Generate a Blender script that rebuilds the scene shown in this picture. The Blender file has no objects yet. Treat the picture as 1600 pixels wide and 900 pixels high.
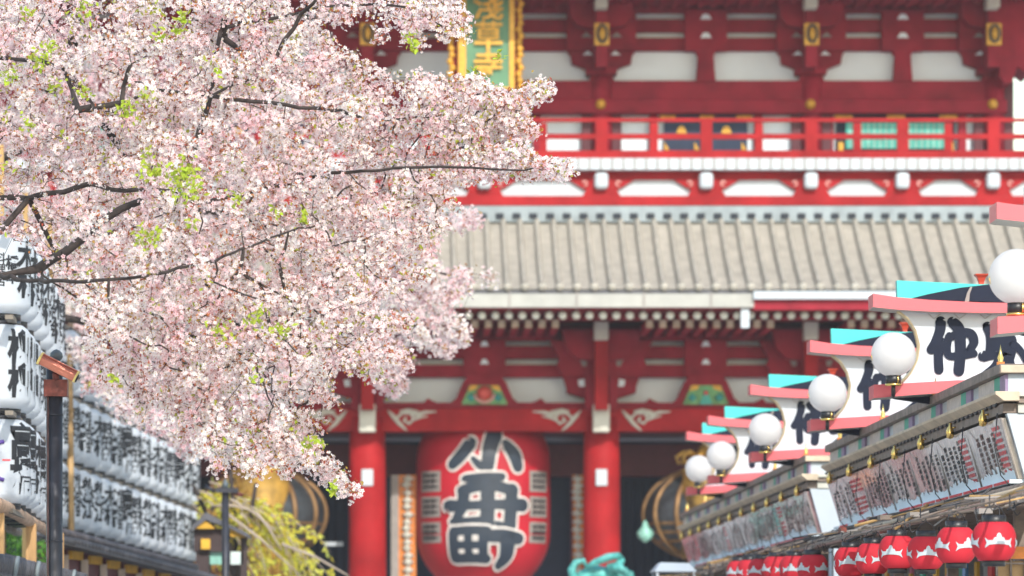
import bpy, bmesh, math, random
import numpy as np
from mathutils import Vector
R = math.radians
PI = math.pi
random.seed(7)
SC = bpy.context.scene
COL = SC.collection

# ------------------------------------------------------------------ camera
F = 6840.0; UC = 620.0; VC = 1010.0; EYE = 1.6       # focal length in photo pixels, vanishing point, eye height
cam = bpy.data.cameras.new('camera'); camo = bpy.data.objects.new('camera', cam); COL.objects.link(camo)
camo.location = (0, 0, EYE); camo.rotation_euler = (R(90), 0, 0)
cam.sensor_width = 36; cam.lens = F/1600*36
cam.shift_x = (800-UC)/1600; cam.shift_y = (VC-450)/1600
cam.clip_end = 3000
cam.dof.use_dof = True; cam.dof.focus_distance = 36.5
cam.dof.aperture_fstop = (cam.lens/1000)/0.064
cam.dof.aperture_blades = 0
SC.camera = camo
# ------------------------------------------------------------------ light
SUN_EL, SUN_AZ = 34.0, -15.0                        # degrees; azimuth from behind the camera towards the left
ts = Vector((-math.sin(R(SUN_AZ))*math.cos(R(SUN_EL)), -math.cos(R(SUN_AZ))*math.cos(R(SUN_EL)), math.sin(R(SUN_EL))))
w = bpy.data.worlds.new('World'); SC.world = w; w.use_nodes = True
nt = w.node_tree; bg = nt.nodes['Background']
sky = nt.nodes.new('ShaderNodeTexSky'); sky.sky_type = 'NISHITA'; sky.sun_disc = False
sky.sun_elevation = R(SUN_EL); sky.sun_rotation = R(180+SUN_AZ); sky.dust_density = 1.0; sky.air_density = 1.6
nt.links.new(sky.outputs[0], bg.inputs[0]); bg.inputs[1].default_value = 0.15
sun = bpy.data.lights.new('sun', 'SUN'); suno = bpy.data.objects.new('sun', sun); COL.objects.link(suno)
sun.energy = 2.2; sun.angle = R(0.6); sun.color = (1.0, 0.955, 0.885)
suno.rotation_euler = ts.to_track_quat('Z', 'Y').to_euler()
SC.view_settings.view_transform = 'Standard'; SC.view_settings.look = 'None'
SC.view_settings.exposure = 0.88; SC.view_settings.gamma = 1
SC.render.engine = 'CYCLES'
SC.cycles.use_denoising = True
SC.cycles.max_bounces = 8; SC.cycles.diffuse_bounces = 4; SC.cycles.transmission_bounces = 4

# ------------------------------------------------------------------ helpers
def P(u, v, Y):                                    # photo position at a chosen distance
    return ((u-UC)/F*Y, Y, EYE+(VC-v)/F*Y)

MATS = {}
def mat(name, col, rough=0.6, metal=0.0, var=0.12, scale=6.0, bump=0.0, spec=0.5, trans=0.0, col2=None, streak=False, coat=0.0):
    if name in MATS: return MATS[name]
    m = bpy.data.materials.new(name); m.use_nodes = True
    n = m.node_tree; b = n.nodes['Principled BSDF']; L = n.links.new
    b.inputs['Roughness'].default_value = rough; b.inputs['Metallic'].default_value = metal
    b.inputs['Specular IOR Level'].default_value = spec
    b.inputs['Coat Weight'].default_value = coat
    tc = n.nodes.new('ShaderNodeTexCoord'); mp = n.nodes.new('ShaderNodeMapping')
    if streak: mp.inputs['Scale'].default_value = (1, 1, 0.15)
    L(tc.outputs['Object'], mp.inputs[0])
    no = n.nodes.new('ShaderNodeTexNoise'); no.inputs['Scale'].default_value = scale; no.inputs['Detail'].default_value = 5
    no.inputs['Roughness'].default_value = 0.6
    L(mp.outputs[0], no.inputs['Vector'])
    rp = n.nodes.new('ShaderNodeValToRGB')
    c2 = col2 or tuple(c*(1-2*var) for c in col)
    rp.color_ramp.elements[0].position = 0.3; rp.color_ramp.elements[0].color = (*c2, 1)
    rp.color_ramp.elements[1].position = 0.68; rp.color_ramp.elements[1].color = (*[min(1, c*(1+var*0.4)) for c in col], 1)
    L(no.outputs['Fac'], rp.inputs[0]); L(rp.outputs[0], b.inputs['Base Color'])
    if bump:
        bp = n.nodes.new('ShaderNodeBump'); bp.inputs['Strength'].default_value = bump; bp.inputs['Distance'].default_value = 0.02
        L(no.outputs['Fac'], bp.inputs['Height']); L(bp.outputs[0], b.inputs['Normal'])
    if trans:
        tr = n.nodes.new('ShaderNodeBsdfTranslucent'); L(rp.outputs[0], tr.inputs[0])
        mx = n.nodes.new('ShaderNodeMixShader'); mx.inputs[0].default_value = trans
        out = n.nodes['Material Output']
        L(b.outputs[0], mx.inputs[1]); L(tr.outputs[0], mx.inputs[2]); L(mx.outputs[0], out.inputs[0])
    MATS[name] = m
    return m

red = mat('vermilion paint', (0.36, 0.014, 0.017), 0.6, var=0.19, scale=1.6, spec=.12, bump=.05)
red2 = mat('shaded red tone', (0.31, 0.018, 0.034), 0.65, var=0.2, scale=1.8, spec=.15)  # same vermilion, toned down for the parts in shade
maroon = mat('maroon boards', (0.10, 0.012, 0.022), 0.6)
plaster = mat('white plaster', (0.78, 0.87, 0.92), 0.8, var=0.05, scale=0.8)  # white lifted and blued to make up for the eave shade
cream = mat('cream paint', (0.54, 0.53, 0.46), 0.6, var=0.06)
whitep = mat('sunlit white tone', (0.47, 0.52, 0.56), 0.5, var=0.04, scale=2)  # white darkened for parts in full sun, against clipping
gold = mat('gold leaf', (0.68, 0.36, 0.035), 0.45, metal=0.15, var=0.15, scale=9)
brassy = mat('polished brass', (0.9, 0.62, 0.2), 0.2, metal=1.0, var=0.05)
navyd = mat('shaded navy tone', (0.016, 0.030, 0.070), 0.7)  # interior darkness and its blue haze lift are put into the colour
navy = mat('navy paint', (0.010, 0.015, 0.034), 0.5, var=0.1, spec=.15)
teal = mat('turquoise paint', (0.05, 0.60, 0.56), 0.45, var=0.08)
tealg = mat('green lattice paint', (0.05, 0.42, 0.34), 0.5)
tile = mat('roof tile', (0.40, 0.37, 0.315), 0.65, var=0.13, scale=3.5, streak=True)
tiledk = mat('dark tile', (0.10, 0.10, 0.115), 0.55, var=0.2, scale=5)
ridge = mat('ridge tile', (0.29, 0.34, 0.36), 0.6, var=0.15, scale=2)
dark = mat('hollow shade', (0.02, 0.025, 0.035), 0.8)
ink = mat('black ink', (0.012, 0.013, 0.018), 0.6)
blackm = mat('black metal', (0.018, 0.018, 0.022), 0.4)
paper = mat('white lantern paper', (0.80, 0.84, 0.89), 0.55, var=0.03, scale=3, trans=0.45)
redpaper = mat('red lantern paper', (0.60, 0.016, 0.035), 0.75, var=0.08, scale=3, trans=0.15)
bigred = mat('big lantern red', (0.50, 0.006, 0.022), 0.6, var=0.12, scale=1.0, trans=0.1)
pink = mat('salmon pink paint', (0.68, 0.12, 0.14), 0.4, var=0.05, scale=3)
signw = mat('sign board white', (0.57, 0.61, 0.67), 0.35, var=0.03, scale=3)
globem = mat('opal globe', (0.86, 0.85, 0.84), 0.25, var=0.02, trans=0.55, coat=0.1)
wood = mat('brown weathered wood', (0.24, 0.185, 0.15), 0.6, var=0.28, scale=7, streak=False)
woodl = mat('pale cedar', (0.62, 0.36, 0.15), 0.6, var=0.22, scale=8, streak=True)
bamboo = mat('bamboo pole', (0.50, 0.31, 0.12), 0.5, var=0.25, scale=6, streak=True)
beige = mat('beige wood trim', (0.62, 0.50, 0.36), 0.6, var=0.15, scale=4)
bark = mat('cherry bark', (0.045, 0.032, 0.028), 0.85, var=0.3, scale=12, bump=0.6)
copper = mat('copper metal', (0.50, 0.19, 0.14), 0.28, metal=0.85, var=0.12, scale=14)
rust = mat('rusted copper', (0.22, 0.05, 0.035), 0.5, metal=0.3, var=0.3, scale=14)
steel = mat('dark steel pole', (0.035, 0.037, 0.05), 0.45, metal=0.2, var=0.25, scale=4)
slate = mat('slate grey cap', (0.10, 0.13, 0.15), 0.4)
bronze = mat('dark bronze', (0.06, 0.07, 0.08), 0.5, metal=0.3, var=0.3, scale=3)
bronzeb = mat('brown bronze', (0.30, 0.17, 0.07), 0.5, metal=0.4, var=0.25, scale=3)
goldb = mat('gilded bronze', (0.50, 0.29, 0.05), 0.5, metal=0.15, var=0.5, scale=1.6)
verd = mat('verdigris bronze', (0.12, 0.55, 0.50), 0.5, var=0.3, scale=6)
mint = mat('pale verdigris', (0.26, 0.55, 0.46), 0.45, var=0.2, scale=6)
greyt = mat('grey label', (0.30, 0.27, 0.25), 0.7, var=0.1)
yellowp = mat('ochre paint', (0.72, 0.40, 0.03), 0.6)
purple = mat('purple ink', (0.10, 0.05, 0.30), 0.6)
redink = mat('red ink', (0.75, 0.06, 0.07), 0.6)
lav = mat('lavender paint', (0.30, 0.22, 0.36), 0.5, var=0.08)
greenp = mat('green painted slat', (0.03, 0.40, 0.27), 0.5, var=0.1)
orange = mat('orange gilding', (0.70, 0.22, 0.03), 0.5, var=0.2)
stone = mat('pale granite', (0.52, 0.51, 0.49), 0.8, var=0.15, scale=2)
film = mat('plastic banner film', (0.60, 0.54, 0.50), 0.22, var=0.25, scale=5, spec=0.6, coat=0.4)
pinkfilm = mat('pink banner film', (0.60, 0.34, 0.34), 0.25, var=0.3, scale=6, coat=0.4)

class MB:
    def __init__(s): s.v = []; s.f = []; s.m = []; s.mats = []; s.sm = []
    def mi(s, m):
        if m not in s.mats: s.mats.append(m)
        return s.mats.index(m)
    def add(s, vs, fs, m, smooth=False):
        o = len(s.v); s.v += [tuple(p) for p in vs]; k = s.mi(m)
        for f in fs: s.f.append([i+o for i in f]); s.m.append(k); s.sm.append(smooth)
    def box(s, x0, x1, y0, y1, z0, z1, m):
        vs = [(x, y, z) for z in (z0, z1) for y in (y0, y1) for x in (x0, x1)]
        s.add(vs, [(0, 2, 3, 1), (4, 5, 7, 6), (0, 1, 5, 4), (2, 6, 7, 3), (0, 4, 6, 2), (1, 3, 7, 5)], m)
    def pbox(s, u0, v0, u1, v1, Y, d, m):          # box whose front face stands at distance Y and is d deep
        a = P(u0, v1, Y); b = P(u1, v0, Y); s.box(a[0], b[0], Y, Y+d, a[2], b[2], m)
    def poly(s, pts, Y, d, m):                     # extruded outline, front at Y
        n = len(pts); a = [P(u, v, Y) for u, v in pts]
        s.prism([(p[0], p[2]) for p in a], Y, d, m)
    def prism(s, xz, y, d, m):
        n = len(xz)
        ar = sum(xz[i][0]*xz[(i+1) % n][1]-xz[(i+1) % n][0]*xz[i][1] for i in range(n))
        if ar < 0: xz = xz[::-1]
        vs = [(x, y, z) for x, z in xz]+[(x, y+d, z) for x, z in xz]
        s.add(vs, [list(range(n)), list(range(2*n-1, n-1, -1))]+[[i, i+n, (i+1) % n+n, (i+1) % n] for i in range(n)], m)
    def prismY(s, xz, y0, y1, m): s.prism(xz, y0, y1-y0, m)
    def tube(s, pts, rad, m, seg=10, cap=True, smooth=True):
        pts = [Vector(p) for p in pts]; n = len(pts)
        if not hasattr(rad, '__len__'): rad = [rad]*n
        vs = []; fs = []
        up = None
        for i, p in enumerate(pts):
            t = (pts[min(i+1, n-1)]-pts[max(i-1, 0)]).normalized()
            if up is None: up = Vector((0, 0, 1)) if abs(t.z) < 0.9 else Vector((1, 0, 0))
            a = t.cross(up).normalized(); b = a.cross(t).normalized(); up = b
            for k in range(seg):
                q = p+(a*math.cos(2*PI*k/seg)+b*math.sin(2*PI*k/seg))*rad[i]; vs.append(q)
        for i in range(n-1):
            for k in range(seg):
                fs.append((i*seg+k, i*seg+(k+1) % seg, (i+1)*seg+(k+1) % seg, (i+1)*seg+k))
        if cap: fs.append(tuple(range(seg))[::-1]); fs.append(tuple((n-1)*seg+k for k in range(seg)))
        s.add(vs, fs, m, smooth)
    def lathe(s, prof, c, m, seg=24, smooth=True, a0=0.0):   # prof [(r, z)], bottom to top
        vs = []; fs = []; n = len(prof)
        for r, z in prof:
            for k in range(seg):
                a = a0+2*PI*k/seg; vs.append((c[0]+r*math.cos(a), c[1]+r*math.sin(a), c[2]+z))
        for i in range(n-1):
            for k in range(seg):
                fs.append((i*seg+k, i*seg+(k+1) % seg, (i+1)*seg+(k+1) % seg, (i+1)*seg+k))
        if prof[0][0] > 1e-4: fs.append(tuple(range(seg))[::-1])
        if prof[-1][0] > 1e-4: fs.append(tuple((n-1)*seg+k for k in range(seg)))
        s.add(vs, fs, m, smooth)
    def strokes(s, strokes, M, m, y=0.0, grow=0.0, thick=0.02):
        # brush strokes [(points, widths)] in 2-D; M maps (a, b, depth) to 3-D
        k = 0
        for pts, wd in strokes:
            if not hasattr(wd, '__len__'): wd = [wd]*len(pts)
            # resample with smooth curve
            Q = []; n = len(pts)
            for i in range(n-1):
                p0 = pts[max(i-1, 0)]; p1 = pts[i]; p2 = pts[i+1]; p3 = pts[min(i+2, n-1)]
                for j in range(5):
                    t = j/5
                    q = [0.5*((2*p1[c])+(-p0[c]+p2[c])*t+(2*p0[c]-5*p1[c]+4*p2[c]-p3[c])*t*t+(-p0[c]+3*p1[c]-3*p2[c]+p3[c])*t**3) for c in (0, 1)]
                    Q.append((q[0], q[1], wd[i]*(1-t)+wd[i+1]*t))
            Q.append((*pts[-1], wd[-1]))
            L = []; Rr = []
            for i, (a, b, ww) in enumerate(Q):
                a0 = Q[max(i-1, 0)]; a1 = Q[min(i+1, len(Q)-1)]
                dx, dy = a1[0]-a0[0], a1[1]-a0[1]; l = math.hypot(dx, dy) or 1
                h = ww/2+grow; L.append((a-dy/l*h, b+dx/l*h)); Rr.append((a+dy/l*h, b-dx/l*h))
            def cap(i, j):
                a, b, ww = Q[i]; a0 = Q[j]; ang = math.atan2(b-a0[1], a-a0[0]); h = ww/2+grow
                return [(a+h*math.cos(ang+t), b+h*math.sin(ang+t)) for t in (PI/3, PI/6, 0, -PI/6, -PI/3)]
            for i in range(len(Q)-1):
                dd = y-0.0004*k
                s.add([M(*L[i], dd), M(*Rr[i], dd), M(*Rr[i+1], dd), M(*L[i+1], dd)], [(0, 1, 2, 3)], m)
            for c in (cap(0, 1), cap(len(Q)-1, len(Q)-2)):
                i0 = 0 if c is not None and k == -1 else None
            c = [L[0]]; cc = cap(0, 1); s.add([M(*p, y-0.0004*k) for p in [Rr[0]]+cc[::-1]+[L[0]]], [tuple(range(7))], m)
            cc = cap(len(Q)-1, len(Q)-2); s.add([M(*p, y-0.0004*k) for p in [L[-1]]+cc+[Rr[-1]]], [tuple(range(7))], m)
            k += 1
    def build(s, name, parent=None, loc=None, bevel=0.0):
        off = Vector((0, 0, 0))
        if parent is not None:
            q = parent
            while q is not None: off += q.location; q = q.parent
        if loc is not None: off = Vector(loc)
        me = bpy.data.meshes.new(name)
        me.from_pydata([(p[0]-off.x, p[1]-off.y, p[2]-off.z) for p in s.v], [], s.f)
        for m in s.mats: me.materials.append(m)
        me.polygons.foreach_set('material_index', s.m); me.polygons.foreach_set('use_smooth', s.sm)
        me.update()
        o = bpy.data.objects.new(name, me); COL.objects.link(o)
        if parent is not None: o.parent = parent
        elif loc is not None: o.location = loc
        if bevel:
            md = o.modifiers.new('bevel', 'BEVEL'); md.width = bevel; md.segments = 2; md.limit_method = 'ANGLE'
        return o

def thing(name, label, cat, loc=(0, 0, 0), group=None):
    o = bpy.data.objects.new(name, None); COL.objects.link(o); o.location = loc; o.empty_display_size = 0.2
    return tag(o, label, cat, group)
def tag(o, label=None, cat=None, group=None, kind=None):
    if label: o['label'] = label
    if cat: o['category'] = cat
    if group: o['group'] = group
    if kind: o['kind'] = kind
    return o
def kids(o): return [c for c in bpy.data.objects if c.parent == o]
def dup(root, loc, label=None, rotz=0.0, scale=1.0, cache={}):
    if root.name not in cache:
        cache[root.name] = [(c, kids(c)) for c in kids(root)]
    r = root.copy(); COL.objects.link(r); r.location = loc; r.rotation_euler = (0, 0, rotz); r.scale = (scale,)*3
    if label: r['label'] = label
    for c, gs in cache[root.name]:
        d = c.copy(); COL.objects.link(d); d.parent = r
        for g in gs:
            h = g.copy(); COL.objects.link(h); h.parent = d
    return r

def text_faces(body, size, bold=0.03, spacing=1.0):
    c = bpy.data.curves.new('t', 'FONT'); c.body = body; c.size = size; c.offset = bold*size; c.space_line = spacing
    c.resolution_u = 3; c.align_x = 'CENTER'; c.align_y = 'CENTER'
    o = bpy.data.objects.new('t', c); COL.objects.link(o)
    dg = bpy.context.evaluated_depsgraph_get(); dg.update()
    me = bpy.data.meshes.new_from_object(o.evaluated_get(dg))
    bm = bmesh.new(); bm.from_mesh(me)
    COL.objects.unlink(o); bpy.data.objects.remove(o); bpy.data.curves.remove(c); bpy.data.meshes.remove(me)
    return bm
def wrap_text(mb, body, size, m, fn, bold=0.03, cuts=0.05, spacing=0.9):
    bm = text_faces(body, size, bold, spacing)
    xs = [v.co.x for v in bm.verts]; ys = [v.co.y for v in bm.verts]
    for ax, (lo, hi) in ((0, (min(xs), max(xs))), (1, (min(ys), max(ys)))):
        t = lo+cuts
        while t < hi:
            co = (t, 0, 0) if ax == 0 else (0, t, 0); no = (1, 0, 0) if ax == 0 else (0, 1, 0)
            bmesh.ops.bisect_plane(bm, geom=bm.verts[:]+bm.edges[:]+bm.faces[:], plane_co=co, plane_no=no); t += cuts
    bm.verts.index_update()
    mb.add([fn(v.co.x, v.co.y) for v in bm.verts], [[v.index for v in f.verts] for f in bm.faces], m)
    bm.free()

# ================================================================== GROUND
def struct(mb, name): return tag(mb.build(name), kind='structure')
paving = mat('stone paving', (0.30, 0.29, 0.27), 0.75, var=0.15, scale=0.8)
bk = paving.node_tree; br = bk.nodes.new('ShaderNodeTexBrick'); br.inputs['Scale'].default_value = 1.0
br.inputs['Color1'].default_value = (0.54, 0.53, 0.51, 1); br.inputs['Color2'].default_value = (0.47, 0.46, 0.44, 1); br.inputs['Mortar'].default_value = (0.1, 0.1, 0.1, 1)
tcn = [n for n in bk.nodes if n.type == 'TEX_COORD'][0]
bk.links.new(tcn.outputs['Object'], br.inputs['Vector']); bk.links.new(br.outputs['Color'], bk.nodes['Principled BSDF'].inputs['Base Color'])
gm = MB(); gm.add([(-800, -300, 0), (800, -300, 0), (800, 1500, 0), (-800, 1500, 0)], [(0, 1, 2, 3)], stone); struct(gm, 'ground')
gm = MB(); gm.add([(-3.2, -20, .004), (4.6, -20, .004), (4.6, 86, .004), (-3.2, 86, .004)], [(0, 1, 2, 3)], paving); struct(gm, 'paved_path')

hz = MB(); hz.box(-830, 830, -330, 1530, -1, 26, stone); hz = hz.build('haze'); tag(hz, kind='stuff')
hm = bpy.data.materials.new('thin spring haze'); hm.use_nodes = True; hn = hm.node_tree; hn.nodes.remove(hn.nodes['Principled BSDF'])
hv = hn.nodes.new('ShaderNodeVolumePrincipled'); hv.inputs['Color'].default_value = (.93, .96, 1, 1); hv.inputs['Density'].default_value = 0.0003; hv.inputs['Anisotropy'].default_value = 0.0
hn.links.new(hv.outputs[0], hn.nodes['Material Output'].inputs['Volume']); hz.data.materials.clear(); hz.data.materials.append(hm)
SC.cycles.volume_bounces = 1

# ================================================================== TEMPLE GATE
CX = 757
COLS = [-39, 246, 574, 940, 1268, 1553]
gate = thing('temple_gate', 'huge red two-storey temple gate with white plaster panels and a pale tiled middle roof', 'gate', (P(CX, 0, 90)[0], 90, 0))
def part(name, mb, sub=None, bevel=0.0): return mb.build(name, sub or gate, bevel=bevel)
base = MB(); base.box(-11.5, 15, 88.2, 99, 0, 0.45, stone); part('stone_base', base)
# lower columns, each with a white bracket cap and a small plaque
for c in COLS:
    x = P(c, 0, 90)[0]
    mb = MB(); mb.lathe([(0.39, 0.45), (0.385, 3.5), (0.375, 5.2), (0.36, 6.3)], (x, 90, 0), red, 32); co = part('column', mb)
    mb = MB(); mb.pbox(c-13, 631, c+13, 675, 89.25, .5, cream); part('beam_nose', mb, co, .03)
    mb = MB(); mb.pbox(c-9, 733, c+9, 759, 89.585, .05, whitep); part('plaque', mb, co, .01)
# rear columns
for c in COLS:
    x = P(c, 0, 90)[0]
    mb = MB(); mb.lathe([(0.38, 0.45), (0.36, 6.3)], (x, 97.5, 0), red2, 20); part('rear_column', mb)
# interior: dark back wall bays, ceiling, maroon lintel
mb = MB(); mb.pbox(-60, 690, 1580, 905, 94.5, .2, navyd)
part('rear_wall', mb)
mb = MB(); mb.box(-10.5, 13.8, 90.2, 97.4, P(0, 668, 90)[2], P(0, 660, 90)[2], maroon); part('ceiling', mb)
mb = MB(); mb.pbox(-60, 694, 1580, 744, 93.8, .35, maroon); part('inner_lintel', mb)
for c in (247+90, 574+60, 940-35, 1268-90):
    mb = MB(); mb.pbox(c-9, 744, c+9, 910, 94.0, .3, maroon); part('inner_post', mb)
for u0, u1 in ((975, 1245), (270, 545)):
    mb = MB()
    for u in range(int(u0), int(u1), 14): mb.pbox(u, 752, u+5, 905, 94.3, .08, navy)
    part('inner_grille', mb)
# main tie beam with scroll painting
mb = MB(); mb.pbox(-70, 638, 1590, 674, 89.82, .5, red); tb = part('tie_beam', mb, bevel=.02)
scroll = MB()
def sc(u0, sgn):
    T = lambda pts, r: scroll.tube([P(u0+sgn*a, b, 89.80) for a, b in pts], r, cream, 6)
    T([(32, 641), (40, 650), (50, 662), (62, 673)], [.02, .05, .05, .02])
    T([(45, 654), (55, 645), (68, 646), (72, 655), (65, 662), (57, 657), (61, 652)], .035)
    T([(62, 644), (78, 648), (90, 644), (108, 643)], [.04, .05, .04, .015])
    T([(50, 643), (62, 641), (80, 643)], [.02, .04, .02])
    T([(72, 655), (82, 652), (94, 650)], [.04, .03, .01])
for c in COLS:
    for s_ in (-1, 1): scroll = MB(); sc(c, s_); part('painted_scroll', scroll, tb)
# lower frieze: plaster, rails, brackets, struts
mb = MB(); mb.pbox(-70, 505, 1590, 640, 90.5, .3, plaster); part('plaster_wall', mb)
for v0, v1 in ((484, 532), (541, 560), (570, 589)):
    mb = MB(); mb.pbox(-70, v0, 1590, v1, 90.15, .35, red2); part('frieze_beam', mb)
mb = MB(); mb.pbox(-70, 629, 1590, 637.5, 90.03, .42, red2); part('frieze_sill', mb)
def bracket(c, lower):
    if lower:
        o = [(-60, 588), (-54, 605), (-54, 613), (-25, 622), (-25, 640)]
        top = 532; armv = (505, 632)
    else:
        o = [(-54, 78), (-48, 86), (-46, 99), (-27, 106), (-17, 119), (-20, 126)]
        top = 20; armv = (0, 104)
    Yb = 89.75 if lower else 90.55
    mb = MB(); mb.poly([(c+a, b) for a, b in o]+[(c-a, b) for a, b in o[::-1]], Yb+.2, .5, red2)
    br_ = part('bracket', mb)
    mb = MB()
    if lower:
        mb.poly([(c-80, 532), (c-66, 560), (c-70, 570), (c-60, 589), (c+60, 589), (c+70, 570), (c+66, 560), (c+80, 532)], Yb+.05, .4, red2)
        mb.poly([(c-62, 515), (c-54, 545), (c-38, 560), (c-20, 562), (c+20, 562), (c+38, 560), (c+54, 545), (c+62, 515)], Yb-.35, .5, red2)
        for s_ in (-1, 1):
            mb.poly([(c+s_*22, 560), (c+s_*34, 562), (c+s_*30, 572), (c+s_*24, 572)], Yb+.04, .02, greyt)
            mb.poly([(c+s_*27, 592), (c+s_*37, 594), (c+s_*35, 604), (c+s_*26, 604)], Yb+.19, .02, plaster)
    else:
        mb.poly([(c-54, 16), (c-54, 78), (c+54, 78), (c+54, 16)], Yb+.05, .4, red2)
        mb.poly([(c-52, 0), (c-48, 26), (c-38, 38), (c-20, 42), (c+20, 42), (c+38, 38), (c+48, 26), (c+52, 0)], Yb-.4, .6, red2)
        for s_ in (-1, 1):
            mb.poly([(c+s_*14, 86), (c+s_*21, 79), (c+s_*30, 86)], Yb+.19, .02, plaster)
            mb.poly([(c+s_*14, 58), (c+s_*24, 50), (c+s_*32, 58)], Yb+.03, .02, greyt)
    part('bracket_arms', mb, br_)
    mb = MB()
    if lower:
        mb.poly([(c-10, 500), (c-10, 640), (c+10, 640), (c+10, 500)], Yb-.75, .9, red)
        mb.pbox(c-25, 586, c-12, 640, Yb-.1, .4, red2); mb.pbox(c+12, 586, c+25, 640, Yb-.1, .4, red2)
    else:
        mb.poly([(c-9, -4), (c-9, 104), (c+9, 104), (c+9, -4)], Yb-.75, .9, red2)
        mb.pbox(c-24, 105, c+24, 115, Yb-.05, .6, red2)
    part('bracket_nose', mb, br_)
    mb = MB()
    if lower: mb.pbox(c-11, 502, c+11, 530, Yb-1.1, .4, cream)
    else: mb.pbox(c-10, -22, c+10, 11, Yb-1.3, .5, cream)
    part('rafter_nose', mb, br_, .02)
    if not lower:
        x, _, z = P(c+1, 52.5, 89.7)
        mb = MB(); mb.pbox(c-11, 36, c+12, 70, 89.7, .1, gold)
        mb.lathe([(0.001, -.14), (.05, -.1), (.07, 0), (.05, .1), (0.001, .14)], (x, 89.67, z-.0), gold, 12)
        mb.tube([(x+.10*math.cos(a), 89.66, z+.175*math.sin(a)) for a in [k*PI/8 for k in range(17)]], .026, bronze, 6, cap=False)
        part('gold_fitting', mb, br_, .03)
for c in COLS: bracket(c, True); bracket(c, False)
MIDS = [(COLS[i]+COLS[i+1])/2 for i in range(5)]; MIDS[3] = 1103+0; MIDS[4] = 1410
MIDS = [103, 411, 757, 1103, 1411]
for i, c in enumerate(MIDS):
    mb = MB()
    mb.poly([(c-33, 532), (c-33, 589), (c+33, 589), (c+33, 532)], 90.05, .4, red2)
    for v in (532, 560): mb.poly([(c-7, v+9), (c-3, v+1), (c+3, v+1), (c+7, v+9)], 90.03, .02, plaster)
    # frog-leg strut
    mb.poly([(c-25, 586), (c-34, 598), (c-44, 622), (c-58, 634), (c-62, 637.8), (c+62, 637.8), (c+58, 634), (c+44, 622), (c+34, 598), (c+25, 586)], 90.0, .45, red2)
    for s_ in (-1, 1):
        mb.poly([(c+s_*k, v) for k, v in ((60, 637.8), (72, 630), (82, 626), (88, 622), (96, 630), (108, 636), (110, 637.8))], 90.02, .4, red2)
    fs = part('frog_leg_strut', mb)
    mb = MB()
    mb.poly([(c-23, 602), (c-36, 632), (c+36, 632), (c+23, 602)], 89.97, .03, mat('carving green', (0.16, 0.42, 0.16), 0.5, var=.3, scale=5))
    for s_ in (-1, 1):
        mb.poly([(c+s_*10, 602), (c+s_*22, 602), (c+s_*26, 611), (c+s_*13, 608)], 89.94, .03, gold)
        x, _, z = P(c+s_*21, 621, 89.93); mb.lathe([(0.001, -.09), (.09, 0), (0.001, .09)], (x, 89.93, z), mat('carving teal', (0.05, 0.35, 0.33), 0.5), 10)
    x, _, z = P(c, 614, 89.9)
    if i == 3:
        mb.lathe([(0.001, -.05), (.06, 0), (0.001, .05)], (x, 89.9, z), redink, 10)
        mb.poly([(c-10, 632), (c, 606), (c+10, 632)], 89.93, .03, tealg)
    else:
        mb.lathe([(0.001, -.16), (.13, -.1), (.17, .03), (.1, .13), (0.001, .15)], (x, 89.93, z), mat('carving red', (0.6, 0.08, 0.06), 0.5), 12)
        mb.tube([(x+.2*math.cos(a), 89.92, z-.02+.17*math.sin(a)) for a in [PI+k*PI/8 for k in range(9)]], .03, mat('carving pink', (0.8, 0.4, 0.36), 0.5), 6)
    part('carved_panel', mb, fs)
    # upper storey struts
    mb = MB()
    mb.poly([(c-17, 79), (c-12, 86), (c-15, 127), (c+15, 127), (c+12, 86), (c+17, 79)], 90.75, .3, red2)
    mb.poly([(c-33, 16), (c-33, 79), (c+33, 79), (c+33, 16)], 90.72, .3, red2)
    for v in (21, 50): mb.poly([(c-9, v+9), (c-4, v+1), (c+4, v+1), (c+9, v+9)], 90.70, .02, plaster)
    part('upper_strut', mb)
# upper frieze and columns
UR = 1566; UL = 2*CX-UR
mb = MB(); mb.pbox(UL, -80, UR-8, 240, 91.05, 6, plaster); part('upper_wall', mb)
for v0, v1 in ((-20, 20), (30, 50), (59, 79)):
    mb = MB(); mb.pbox(UL, v0, UR, v1, 90.85, .25, red2); part('upper_frieze_beam', mb)
mb = MB(); mb.pbox(UL+6, 126, UR-6, 156, 90.82, .25, red2); part('upper_head_beam', mb)
mb = MB(); mb.pbox(UL-8, 155, UR+8, 177, 90.62, .45, red2)
part('upper_tie_beam', mb, bevel=.03)
for c in COLS:
    x = P(c, 0, 90.9)[0]; z0 = P(0, 262, 90.9)[2]; z1 = P(0, 105, 90.9)[2]
    mb = MB(); mb.lathe([(.22, z0), (.22, z1)], (x, 90.9, 0), red2, 24); uc = part('upper_column', mb)
    for s_ in (-1, 1):
        mb = MB(); mb.pbox(c+s_*24-7, 126, c+s_*24+7, 240, 90.84, .2, maroon); part('jamb', mb, uc)
    x, _, z = P(c-1, 162, 90.5)
    mb = MB(); mb.lathe([(0.001, -.11), (.08, -.08), (.11, 0), (.08, .08), (0.001, .11)], (x, 90.58, z), gold, 16); part('gold_stud', mb, uc)
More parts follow.
